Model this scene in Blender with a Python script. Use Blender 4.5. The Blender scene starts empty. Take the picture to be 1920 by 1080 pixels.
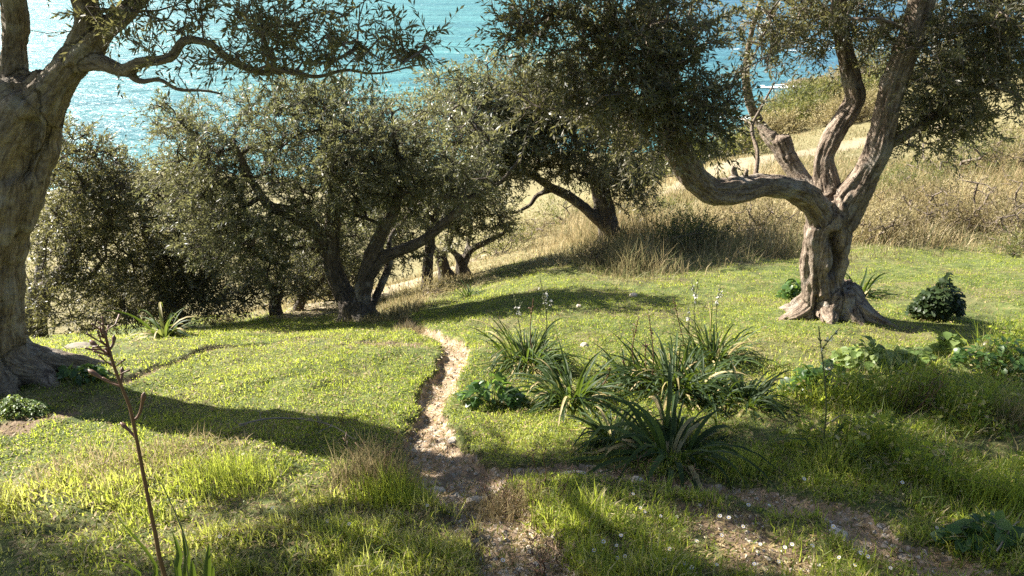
import bpy, math, random
import numpy as np

rng = np.random.default_rng(7)
random.seed(7)
scene = bpy.context.scene
COL = scene.collection

# ------------------------------------------------------------------ camera
EYE = 1.65
PITCH = math.radians(25.0)
FPX = 1478.0                       # focal length in pixels of a 1920 wide frame
cam_data = bpy.data.cameras.new('camera')
cam_data.sensor_width = 36.0
cam_data.lens = 36.0 * FPX / 1920.0
cam_data.clip_start = 0.05
cam_data.clip_end = 12000.0
cam = bpy.data.objects.new('camera', cam_data)
cam.location = (0, 0, EYE)
cam.rotation_euler = (math.radians(90.0) - PITCH, 0, 0)
COL.objects.link(cam)
scene.camera = cam

# ------------------------------------------------------------------ light
SUN_AZ = math.radians(-63.0)       # from straight ahead, negative = to the left
SUN_EL = math.radians(36.0)
world = bpy.data.worlds.new('World')
scene.world = world
world.use_nodes = True
wn = world.node_tree.nodes
wl = world.node_tree.links
wn.clear()
wo = wn.new('ShaderNodeOutputWorld')
bg = wn.new('ShaderNodeBackground')
sky = wn.new('ShaderNodeTexSky')
sky.sky_type = 'NISHITA'
sky.sun_disc = False
sky.sun_elevation = SUN_EL
sky.sun_rotation = SUN_AZ
sky.air_density = 1.0
sky.dust_density = 1.2
bg.inputs['Strength'].default_value = 0.052
wl.new(sky.outputs[0], bg.inputs['Color'])
wl.new(bg.outputs[0], wo.inputs['Surface'])

sun_data = bpy.data.lights.new('sun', 'SUN')
sun_data.energy = 5.0
sun_data.angle = math.radians(0.5)
sun_data.color = (1.0, 0.945, 0.85)
sun = bpy.data.objects.new('sun', sun_data)
COL.objects.link(sun)
sd = np.array([math.sin(SUN_AZ) * math.cos(SUN_EL), math.cos(SUN_AZ) * math.cos(SUN_EL), math.sin(SUN_EL)])
from mathutils import Vector
sun.rotation_euler = Vector(sd).to_track_quat('Z', 'Y').to_euler()
sun.location = (-40, 25, 40)

scene.view_settings.view_transform = 'Standard'
scene.view_settings.look = 'None'
scene.view_settings.exposure = 2.1
scene.view_settings.gamma = 1.0
scene.view_settings.use_curve_mapping = False
scene.cycles.max_bounces = 4
scene.cycles.diffuse_bounces = 2
scene.cycles.glossy_bounces = 2
scene.cycles.transmission_bounces = 3
scene.cycles.transparent_max_bounces = 4
scene.cycles.sample_clamp_indirect = 6.0
scene.cycles.use_denoising = False

# ------------------------------------------------------------------ maths helpers
def hash3(ix, iy, iz, seed):
    h = (ix * 374761393 + iy * 668265263 + iz * 2147483647 + seed * 974634721) & 0xFFFFFFFF
    h = ((h ^ (h >> 13)) * 1274126177) & 0xFFFFFFFF
    h = ((h ^ (h >> 16)) * 2246822519) & 0xFFFFFFFF
    h = h ^ (h >> 15)
    return (h & 0xFFFFFF).astype(np.float64) / 0xFFFFFF

def vnoise(p, seed=0):
    p = np.asarray(p, dtype=np.float64)
    f = np.floor(p)
    i = f.astype(np.int64)
    t = p - f
    t = t * t * (3 - 2 * t)
    out = 0
    for dx in (0, 1):
        wx = t[:, 0] if dx else 1 - t[:, 0]
        for dy in (0, 1):
            wy = t[:, 1] if dy else 1 - t[:, 1]
            for dz in (0, 1):
                wz = t[:, 2] if dz else 1 - t[:, 2]
                out = out + wx * wy * wz * hash3(i[:, 0] + dx, i[:, 1] + dy, i[:, 2] + dz, seed)
    return out * 2 - 1

def fbm(p, octaves=3, seed=0, gain=0.5):
    p = np.asarray(p, dtype=np.float64)
    a, s, tot = 1.0, 0, 0
    for o in range(octaves):
        s = s + a * vnoise(p * (2.03 ** o) + 17.3 * o, seed + o)
        tot += a
        a *= gain
    return s / tot

def n2(x, y, f, octaves=3, seed=0):
    return fbm(np.stack([np.asarray(x) * f, np.asarray(y) * f, np.zeros_like(np.asarray(x, dtype=float)) + 0.37], 1), octaves, seed)

def smooth(a, b, x):
    t = np.clip((np.asarray(x) - a) / (b - a), 0, 1)
    return t * t * (3 - 2 * t)

def unit(v):
    return v / np.maximum(np.linalg.norm(v, axis=-1, keepdims=True), 1e-9)

CP, SP = math.cos(PITCH), math.sin(PITCH)
def P(px, py, Y):
    """world point seen at photograph pixel (px, py) at forward distance Y"""
    a = (py - 540.0) / FPX
    fwd = CP - a * SP
    dn = SP + a * CP
    t = Y / fwd
    return np.array([(px - 960.0) / FPX * t, Y, EYE - dn * t])
def scale_at(py, Y):
    a = (py - 540.0) / FPX
    return (Y / (CP - a * SP)) / FPX      # metres per photograph pixel
SEA_Z = EYE - 30.0

# ------------------------------------------------------------------ terrain heights
ctrl = []
for x in (-7, -4, -2, 0, 2, 4, 7):
    for y in (-4, 0, 2, 4, 5.8):
        ctrl.append((x, y, -0.268 * y + 0.015 * x))
for y in (7.5, 9.3):
    for x in (0.5, 2, 4, 6.5):
        ctrl.append((x, y, -0.268 * y + 0.015 * x))
for px, py, Y in [(665, 600, 8.5), (1150, 458, 12.0), (1850, 470, 11.0), (1500, 485, 10.3), (1850, 330, 17), (1900, 280, 24), (1650, 300, 26),
                  (1600, 215, 40), (1520, 200, 48), (1610, 175, 52), (1730, 160, 52), (1470, 222, 50), (1350, 305, 24), (1250, 405, 15.5), (1000, 440, 17),
                  (850, 524, 11.5), (800, 517, 13), (560, 585, 9.8), (300, 628, 9), (100, 640, 9), (300, 600, 12), (1480, 225, 44)]:
    ctrl.append(tuple(P(px, py, Y)))
ctrl += [(-12, 20, -10.5), (-3, 22, -9.5), (-6, 40, -17.5), (-30, 20, -10.5), (-30, 40, -18), (-60, 50, -26), (-45, 100, -28.2), (0, 100, -26), (45, 122, -27.0),
         (22, 62, -13.5), (0, 65, -20.5), (80, 60, -5), (60, 140, -28), (120, 100, -13), (45, 150, -34), (0, 150, -38), (-60, 150, -40), (-100, 90, -32), (0, 260, -46), (-150, 200, -46),
         (150, 200, -40), (60, 240, -46), (200, 120, -22), (160, 40, 0), (0, -22, 6), (-30, -12, 1), (30, -20, 8), (30, 0, 1.5), (-18, 2, -2.2), (14, 2, 0.0), (14, 10, -1.9), (-80, 0, -10), (90, -30, 12), (0, -80, 20), (-90, -60, 5), (250, -100, 30), (-250, -50, -20), (0, -250, 45)]
ctrl = np.array(ctrl)
def warp(xy):
    r = np.linalg.norm(xy, axis=1, keepdims=True)
    return xy * (8.0 * np.arcsinh(r / 8.0) / np.maximum(r, 1e-6)) / 10.0
def tps_phi(r2):
    return np.where(r2 > 1e-12, 0.5 * r2 * np.log(np.maximum(r2, 1e-12)), 0.0)
_cw = warp(ctrl[:, :2])
_n = len(ctrl)
_K = tps_phi(((_cw[:, None] - _cw[None]) ** 2).sum(2)) + np.eye(_n) * 2e-4
_Pm = np.hstack([np.ones((_n, 1)), _cw])
_A = np.block([[_K, _Pm], [_Pm.T, np.zeros((3, 3))]])
_w = np.linalg.solve(_A, np.concatenate([ctrl[:, 2], np.zeros(3)]))
def Hbase(x, y):
    x = np.atleast_1d(np.asarray(x, dtype=float)).ravel()
    y = np.atleast_1d(np.asarray(y, dtype=float)).ravel()
    out = np.empty(len(x))
    for s in range(0, len(x), 60000):
        w = warp(np.stack([x[s:s + 60000], y[s:s + 60000]], 1))
        d2 = ((w[:, None] - _cw[None]) ** 2).sum(2)
        out[s:s + 60000] = tps_phi(d2) @ _w[:_n] + _w[_n] + w @ _w[_n + 1:]
    return out

def G(px, py, near=1.2, far=90.0):
    """where the ray through a photograph pixel meets the ground"""
    Y = np.geomspace(near, far, 900)
    a = (py - 540.0) / FPX
    t = Y / (CP - a * SP)
    x = (px - 960.0) / FPX * t
    z = EYE - (SP + a * CP) * t
    h = Hbase(x, Y)
    k = np.argmax(z < h)
    if z[k] >= h[k]:
        k = len(Y) - 1
    return np.array([x[k], Y[k], h[k]])

def poly_dist(x, y, pts, widths):
    """distance to a polyline divided by its local half width, and position along it"""
    best = np.full(len(x), 1e9)
    for (a, b, wa, wb) in zip(pts[:-1], pts[1:], widths[:-1], widths[1:]):
        d = b - a
        L2 = max((d ** 2).sum(), 1e-9)
        t = np.clip(((x - a[0]) * d[0] + (y - a[1]) * d[1]) / L2, 0, 1)
        q = np.hypot(x - a[0] - t * d[0], y - a[1] - t * d[1]) / (wa + (wb - wa) * t)
        best = np.minimum(best, q)
    return best

def px_line(spec):
    pts, wid = [], []
    for px, py, hw in spec:
        g = G(px, py)
        pts.append(g[:2])
        wid.append(hw)
    return np.array(pts), np.array(wid)

TRAIL = px_line([(742, 596, .09), (770, 611, .10), (805, 624, .10), (850, 640, .11), (862, 670, .11), (838, 705, .11), (808, 750, .10), (800, 800, .12), (826, 850, .17), (862, 890, .20), (890, 925, .19), (922, 965, .18), (955, 1005, .17), (985, 1060, .17), (1010, 1110, .18)])
BRANCH = px_line([(880, 872, .13), (1000, 868, .12), (1100, 878, .12), (1200, 888, .11), (1330, 908, .09), (1450, 930, .12), (1570, 975, .13), (1680, 1035, .13), (1800, 1085, .13)])
LEDGE = px_line([(235, 722, .06), (300, 690, .06), (400, 655, .05), (500, 642, .045), (600, 636, .05), (700, 628, .06)])
PATCH = px_line([(690, 652, .10), (770, 657, .12)])
PATCH2 = px_line([(1280, 950, .14), (1380, 990, .18), (1440, 1050, .16)])
PATCH3 = px_line([(110, 778, .10), (30, 800, .12)])
TRACK = px_line([(1255, 365, .5), (1330, 330, 1.1), (1420, 300, 1.1), (1520, 288, .9), (1640, 262, .9), (1740, 240, 1.0)])
SAND = px_line([(560, 588, .6), (650, 562, .6), (760, 532, .6), (830, 508, .6), (930, 470, .45), (985, 436, .6), (1030, 418, .5)])
def dirt_masks(x, y):
    e = n2(x, y, 7.0, 3, 5) * 0.5 + n2(x, y, 1.7, 2, 9) * 0.25
    t = 1 - smooth(0.7, 1.3, poly_dist(x, y, *TRAIL) + e * 1.6)
    b = (1 - smooth(0.7, 1.2, poly_dist(x, y, *BRANCH) + e * 1.7 + 0.12))
    p = 1 - smooth(0.7, 1.3, poly_dist(x, y, *PATCH) + e)
    p2 = 1 - smooth(0.7, 1.3, poly_dist(x, y, *PATCH2) + e * 1.8 + .2)
    p2 = np.maximum(p2, 1 - smooth(0.7, 1.3, poly_dist(x, y, *PATCH3) + e * 1.8 + .2))
    l = 1 - smooth(0.6, 1.3, poly_dist(x, y, *LEDGE) + e * 1.2)
    far = np.maximum(1 - smooth(0.8, 1.2, poly_dist(x, y, *TRACK) * 1.25 + e * 1.4), 1 - smooth(0.8, 1.2, poly_dist(x, y, *SAND) * 1.1 + e * 1.2))
    return t, b, np.maximum(p, p2), l, far

TREE_MOUNDS = []       # (x, y, height, radius)
def H(x, y, masks=None):
    x = np.atleast_1d(np.asarray(x, dtype=float)).ravel()
    y = np.atleast_1d(np.asarray(y, dtype=float)).ravel()
    h = Hbase(x, y)
    r = np.hypot(x, y)
    near = 1 - smooth(14, 30, r)
    h = h + near * (n2(x, y, .55, 2, 21) * 0.07 + n2(x, y, 1.9, 3, 22) * 0.06 + n2(x, y, 6, 2, 23) * 0.016)
    h = h + smooth(16, 40, r) * n2(x, y, .09, 4, 24) * 0.8 * np.clip(r / 90, .3, 1)
    if masks is None:
        masks = dirt_masks(x, y)
    t, b, p, l, far = masks
    rough = n2(x, y, 16, 2, 31)
    h = h - t * (0.07 + 0.016 * rough) - b * (0.035 + .01 * rough) - l * 0.04 - p * (.01 + 0.02 * rough)
    # lip on the far side of the ledge
    for mx, my, mh, mr in TREE_MOUNDS:
        d = np.hypot(x - mx, y - my)
        h = h + mh * np.exp(-(d / mr) ** 2)
    return h

# ------------------------------------------------------------------ mesh helpers
def mk_mesh(name, verts, faces, attrs=None, smooth_shade=True, mat_idx=None):
    """faces: list of (n,k) index arrays; attrs: {name: (n,) or (n,3) per vertex}"""
    me = bpy.data.meshes.new(name)
    verts = np.ascontiguousarray(verts, dtype=np.float32)
    if not isinstance(faces, (list, tuple)):
        faces = [faces]
    faces = [np.asarray(f, dtype=np.int32) for f in faces if len(f)]
    me.vertices.add(len(verts))
    me.vertices.foreach_set('co', verts.ravel())
    loops = np.concatenate([f.ravel() for f in faces])
    sizes = np.concatenate([np.full(len(f), f.shape[1], dtype=np.int32) for f in faces])
    starts = np.concatenate([[0], np.cumsum(sizes)[:-1]]).astype(np.int32)
    me.loops.add(len(loops))
    me.loops.foreach_set('vertex_index', loops.astype(np.int32))
    me.polygons.add(len(sizes))
    me.polygons.foreach_set('loop_start', starts)
    try:
        me.polygons.foreach_set('loop_total', sizes)
    except Exception:
        pass
    if mat_idx is not None:
        me.polygons.foreach_set('material_index', np.asarray(mat_idx, dtype=np.int32))
    me.update(calc_edges=True)
    me.polygons.foreach_set('use_smooth', np.full(len(sizes), bool(smooth_shade)))
    for k, v in (attrs or {}).items():
        v = np.asarray(v, dtype=np.float32)
        if v.ndim == 1:
            a = me.attributes.new(k, 'FLOAT', 'POINT')
            a.data.foreach_set('value', np.ascontiguousarray(v))
        else:
            a = me.attributes.new(k, 'FLOAT_VECTOR', 'POINT')
            a.data.foreach_set('vector', np.ascontiguousarray(v).ravel())
    me.validate(verbose=False)
    return me

def link(name, me, mats, parent=None, loc=None):
    o = bpy.data.objects.new(name, me)
    for m in (mats if isinstance(mats, (list, tuple)) else [mats]):
        if me is not None and len(me.materials) < len(mats if isinstance(mats, (list, tuple)) else [mats]):
            me.materials.append(m)
    COL.objects.link(o)
    if parent is not None:
        o.parent = parent
    if loc is not None:
        o.location = loc
    return o

def tag(o, label=None, cat=None, group=None, kind=None):
    if label: o['label'] = label
    if cat: o['category'] = cat
    if group: o['group'] = group
    if kind: o['kind'] = kind
    return o

def empty(name, loc, label, cat, group=None):
    o = bpy.data.objects.new(name, None)
    o.empty_display_size = 0.2
    o.location = tuple(loc)
    COL.objects.link(o)
    return tag(o, label, cat, group)

class Bag:
    """collects geometry with attributes into one mesh"""
    def __init__(s): s.v, s.f, s.n, s.a = [], {}, 0, {}
    def add(s, v, f, **attrs):
        v = np.asarray(v, dtype=float)
        f = f if isinstance(f, list) else [f]
        for q in f:
            q = np.asarray(q)
            if len(q):
                s.f.setdefault(q.shape[1], []).append(q + s.n)
        for k, val in attrs.items():
            val = np.asarray(val, dtype=float)
            if val.ndim == 0: val = np.full(len(v), float(val))
            s.a.setdefault(k, []).append(val)
        s.v.append(v); s.n += len(v)
    def mesh(s, name, off=(0, 0, 0), smooth_shade=True):
        v = np.concatenate(s.v) - np.asarray(off)
        return mk_mesh(name, v, [np.concatenate(q) for q in s.f.values()], {k: np.concatenate(q) for k, q in s.a.items()}, smooth_shade)

def frames(pts):
    """tangent / normal / binormal along a polyline, parallel transported"""
    pts = np.asarray(pts, dtype=float)
    T = unit(np.gradient(pts, axis=0))
    n = np.cross(T[0], [0.31, 0.95, 0.05])
    n = n / np.linalg.norm(n)
    N = [n]
    for i in range(1, len(T)):
        n = N[-1] - T[i] * np.dot(N[-1], T[i])
        n = n / max(np.linalg.norm(n), 1e-9)
        N.append(n)
    N = np.array(N)
    return T, N, np.cross(T, N)

def tube(pts, radii, sides=10, cap=True):
    pts = np.asarray(pts, dtype=float)
    radii = np.asarray(radii, dtype=float)
    T, N, B = frames(pts)
    th = np.arange(sides) * 2 * math.pi / sides
    ring = np.cos(th)[None, :, None] * N[:, None] + np.sin(th)[None, :, None] * B[:, None]
    v = (pts[:, None] + ring * radii[:, None, None]).reshape(-1, 3)
    m = len(pts)
    i = np.arange(m - 1)[:, None] * sides
    j = np.arange(sides)[None]
    j2 = (j + 1) % sides
    f = np.stack([i + j, i + j2, i + sides + j2, i + sides + j], 2).reshape(-1, 4)
    tris = np.zeros((0, 3), dtype=int)
    if cap:
        c0 = pts[0] - T[0] * radii[0] * .5
        c1 = pts[-1] + T[-1] * radii[-1] * .5
        k = len(v)
        v = np.vstack([v, c0, c1])
        jj = np.arange(sides); kk = (jj + 1) % sides
        tris = np.vstack([np.stack([kk, jj, np.full(sides, k)], 1), np.stack([(m - 1) * sides + jj, (m - 1) * sides + kk, np.full(sides, k + 1)], 1)])
    return v, [f, tris]

def catmull(pts, spacing):
    pts = np.asarray(pts, dtype=float)
    if len(pts) == 2:
        k = max(2, int(np.linalg.norm(pts[1, :3] - pts[0, :3]) / spacing) + 1)
        t = np.linspace(0, 1, k)[:, None]
        return pts[0] * (1 - t) + pts[1] * t
    q = np.vstack([2 * pts[0] - pts[1], pts, 2 * pts[-1] - pts[-2]])
    out = []
    for i in range(1, len(q) - 2):
        k = max(2, int(np.linalg.norm(q[i + 1, :3] - q[i, :3]) / spacing) + 1)
        t = np.linspace(0, 1, k, endpoint=False)[:, None]
        a, b, c, d = q[i - 1], q[i], q[i + 1], q[i + 2]
        out.append(0.5 * ((2 * b) + (-a + c) * t + (2 * a - 5 * b + 4 * c - d) * t ** 2 + (-a + 3 * b - 3 * c + d) * t ** 3))
    out.append(pts[-1:])
    return np.vstack(out)

# ------------------------------------------------------------------ materials
def new_mat(name):
    m = bpy.data.materials.new(name)
    m.use_nodes = True
    nt = m.node_tree
    nt.nodes.clear()
    out = nt.nodes.new('ShaderNodeOutputMaterial')
    return m, nt, out
class NB:
    def __init__(s, nt): s.nt = nt
    def n(s, t, **kw):
        nd = s.nt.nodes.new(t)
        for k, v in kw.items():
            if k.startswith('_'): setattr(nd, k[1:], v)
            else: nd.inputs[k].default_value = v
        return nd
    def l(s, a, b): s.nt.links.new(a, b)
    def noise(s, scale, detail=4, vec=None, rough=.55, dist=0.0):
        nd = s.n('ShaderNodeTexNoise', Scale=scale, Detail=detail, Roughness=rough, Distortion=dist)
        if vec is not None: s.l(vec, nd.inputs['Vector'])
        return nd
    def ramp(s, fac, stops):
        nd = s.n('ShaderNodeValToRGB')
        el = nd.color_ramp.elements
        while len(el) < len(stops): el.new(0.5)
        for e, (p, c) in zip(el, stops):
            e.position = p
            e.color = (*c, 1) if len(c) == 3 else c
        s.l(fac, nd.inputs['Fac'])
        return nd
    def mix(s, fac, a, b, blend='MIX'):
        nd = s.n('ShaderNodeMix', _data_type='RGBA', _blend_type=blend)
        for sock, val in ((nd.inputs[0], fac), (nd.inputs[6], a), (nd.inputs[7], b)):
            if hasattr(val, 'is_linked') or hasattr(val, 'links'): s.l(val, sock)
            elif isinstance(val, (int, float)): sock.default_value = val
            else: sock.default_value = (*val, 1)
        return nd.outputs[2]
    def math(s, op, a, b=None):
        nd = s.n('ShaderNodeMath', _operation=op)
        for i, val in enumerate((a, b)):
            if val is None: continue
            if isinstance(val, (int, float)): nd.inputs[i].default_value = val
            else: s.l(val, nd.inputs[i])
        return nd.outputs[0]
    def attr(s, name):
        return s.n('ShaderNodeAttribute', _attribute_name=name)

def leafy_mat(name, stops, back=None, transl=0.35, tcol=(0.35, 0.42, 0.06), rough=.45, spec=.5, attr='tint', back_amt=0.8):
    """thin leaf or blade: colour picked per leaf, other underside, light shining through"""
    m, nt, out = new_mat(name)
    b = NB(nt)
    at = b.attr(attr)
    col = b.ramp(at.outputs['Fac'], stops).outputs[0]
    if back is not None:
        geo = b.n('ShaderNodeNewGeometry')
        col2 = b.mix(b.math('MULTIPLY', geo.outputs['Backfacing'], back_amt), col, back)
    else:
        col2 = col
    pb = b.n('ShaderNodeBsdfPrincipled', Roughness=rough)
    pb.inputs['Specular IOR Level'].default_value = spec
    b.l(col2, pb.inputs['Base Color'])
    tr = b.n('ShaderNodeBsdfTranslucent')
    b.l(b.mix(0.6, col, tcol), tr.inputs['Color'])
    mx = b.n('ShaderNodeMixShader', Fac=transl)
    b.l(pb.outputs[0], mx.inputs[1]); b.l(tr.outputs[0], mx.inputs[2])
    b.l(mx.outputs[0], out.inputs['Surface'])
    return m

def bark_mat(name, dark, mid, light, scale=1.0):
    m, nt, out = new_mat(name)
    b = NB(nt)
    at = b.attr('bark')
    mp = b.n('ShaderNodeMapping'); mp.inputs['Scale'].default_value = (1, 1, .16)
    b.l(at.outputs['Vector'], mp.inputs['Vector'])
    n1 = b.noise(34 * scale, 6, mp.outputs[0], .68, 1.0)
    n2_ = b.noise(90 * scale, 4, mp.outputs[0], .6, .4)
    n3_ = b.noise(38 * scale, 4, at.outputs['Vector'], .65, .6)
    nbig = b.noise(5 * scale, 4, at.outputs['Vector'], .6, .3)
    cr = b.math('ADD', b.math('ADD', b.math('MULTIPLY', n1.outputs['Fac'], .55), b.math('MULTIPLY', n2_.outputs['Fac'], .2)), b.math('MULTIPLY', n3_.outputs['Fac'], .25))
    col = b.ramp(cr, [(0.36, dark), (.47, mid), (.60, light)]).outputs[0]
    # lichen and weathered grey blotches
    gl = b.ramp(nbig.outputs['Fac'], [(.52, (0, 0, 0)), (.68, (1, 1, 1))]).outputs[0]
    col = b.mix(b.math('MULTIPLY', gl, .45), col, (.42, .40, .35))
    hole = b.noise(3.3 * scale, 3, at.outputs['Vector'], .5, .2)
    hr = b.ramp(hole.outputs['Fac'], [(.69, (0, 0, 0)), (.73, (1, 1, 1))]).outputs[0]
    col = b.mix(b.math('MULTIPLY', hr, .75), col, (.03, .022, .016))
    pb = b.n('ShaderNodeBsdfPrincipled', Roughness=.85); pb.inputs['Specular IOR Level'].default_value = .25
    b.l(col, pb.inputs['Base Color'])
    bp = b.n('ShaderNodeBump', Strength=1.0, Distance=.045)
    b.l(cr, bp.inputs['Height']); b.l(bp.outputs[0], pb.inputs['Normal'])
    b.l(pb.outputs[0], out.inputs['Surface'])
    return m

M_BARK_A = bark_mat('olive_bark_brown', (.030, .021, .014), (.155, .120, .086), (.31, .255, .185))
M_BARK_B = bark_mat('olive_bark_grey', (.020, .014, .010), (.135, .098, .070), (.33, .265, .20))
M_BARK_C = bark_mat('olive_bark_dark', (.02, .016, .012), (.075, .06, .045), (.17, .14, .11), .8)
m, nt, out = new_mat('twig_bark'); b = NB(nt)
pb = b.n('ShaderNodeBsdfPrincipled', Roughness=.8); pb.inputs['Base Color'].default_value = (.13, .10, .075, 1); b.l(pb.outputs[0], out.inputs['Surface'])
M_TWIG = m

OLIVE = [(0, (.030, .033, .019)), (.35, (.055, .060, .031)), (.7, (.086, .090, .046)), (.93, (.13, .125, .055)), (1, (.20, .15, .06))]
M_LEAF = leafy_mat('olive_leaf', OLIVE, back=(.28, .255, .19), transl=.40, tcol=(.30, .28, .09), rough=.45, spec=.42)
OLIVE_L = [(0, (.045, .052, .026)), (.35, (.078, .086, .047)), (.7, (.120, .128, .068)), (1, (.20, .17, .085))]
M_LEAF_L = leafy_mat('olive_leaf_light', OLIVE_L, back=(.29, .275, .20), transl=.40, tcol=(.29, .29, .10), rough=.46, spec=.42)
GRASS = [(0, (.036, .064, .014)), (.3, (.090, .140, .020)), (.6, (.200, .240, .036)), (.8, (.29, .29, .07)), (.84, (.14, .095, .055)), (.92, (.34, .27, .14)), (1, (.50, .41, .25))]
M_GRASS = leafy_mat('grass_blade', GRASS, transl=.52, tcol=(.68, .76, .09), rough=.5, spec=.3)
STRAW = [(0, (.085, .105, .028)), (.18, (.13, .13, .045)), (.30, (.17, .115, .055)), (.5, (.29, .215, .10)), (.72, (.40, .315, .165)), (1, (.56, .47, .30))]
M_STRAW = leafy_mat('dry_grass_blade', STRAW, transl=.38, tcol=(.52, .42, .22), rough=.6, spec=.25)
STRAP = [(0, (.016, .030, .009)), (.5, (.030, .052, .015)), (.85, (.070, .105, .030)), (.93, (.28, .22, .10)), (1, (.40, .32, .16))]
M_STRAP = leafy_mat('asphodel_leaf', STRAP, transl=.28, tcol=(.24, .34, .03), rough=.55, spec=.2)
BROAD = [(0, (.025, .055, .016)), (.5, (.05, .10, .025)), (.85, (.09, .15, .04)), (1, (.22, .15, .06))]
M_BROAD = leafy_mat('broad_leaf', BROAD, back=(.12, .16, .07), transl=.4, tcol=(.26, .42, .05), rough=.4, spec=.4)
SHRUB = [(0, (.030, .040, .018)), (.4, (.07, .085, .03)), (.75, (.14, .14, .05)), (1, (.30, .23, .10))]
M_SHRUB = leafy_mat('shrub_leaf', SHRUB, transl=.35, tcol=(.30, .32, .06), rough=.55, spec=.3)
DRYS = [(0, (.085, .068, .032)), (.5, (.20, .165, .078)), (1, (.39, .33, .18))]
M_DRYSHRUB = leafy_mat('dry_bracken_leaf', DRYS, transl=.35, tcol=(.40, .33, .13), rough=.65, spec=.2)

def simple_mat(name, col, rough=.7, spec=.3, var=.3, scale=30, transl=0):
    m, nt, out = new_mat(name); b = NB(nt)
    tc = b.n('ShaderNodeTexCoord')
    nz = b.noise(scale, 4, tc.outputs['Object'])
    c = b.mix(nz.outputs['Fac'], tuple(np.array(col) * (1 - var)), tuple(np.minimum(np.array(col) * (1 + var), .95)))
    pb = b.n('ShaderNodeBsdfPrincipled', Roughness=rough); pb.inputs['Specular IOR Level'].default_value = spec
    b.l(c, pb.inputs['Base Color'])
    bp = b.n('ShaderNodeBump', Strength=.3, Distance=.004); b.l(nz.outputs['Fac'], bp.inputs['Height']); b.l(bp.outputs[0], pb.inputs['Normal'])
    sh = pb.outputs[0]
    if transl:
        tr = b.n('ShaderNodeBsdfTranslucent'); b.l(c, tr.inputs['Color'])
        mx = b.n('ShaderNodeMixShader', Fac=transl); b.l(sh, mx.inputs[1]); b.l(tr.outputs[0], mx.inputs[2]); sh = mx.outputs[0]
    b.l(sh, out.inputs['Surface'])
    return m
M_STALK = simple_mat('flower_stalk_green', (.10, .11, .04), .5, .4)
M_STALK_D = simple_mat('flower_stalk_brown', (.11, .055, .032), .5, .35, .35, 60)
M_BUD = simple_mat('asphodel_bud', (.17, .07, .05), .55, .3)
M_PETAL = simple_mat('white_petal', (.80, .76, .74), .55, .2, .06, 60, .35)
M_DAISY_C = simple_mat('daisy_centre', (.70, .46, .04), .7, .2)
M_STONE = simple_mat('pale_stone', (.42, .36, .28), .85, .2, .25, 14)
M_SEAROCK = simple_mat('sea_rock', (.10, .075, .055), .8, .3, .4, .8)
M_DEADWOOD = simple_mat('dead_wood', (.24, .19, .145), .85, .2, .35, 40)

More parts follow.
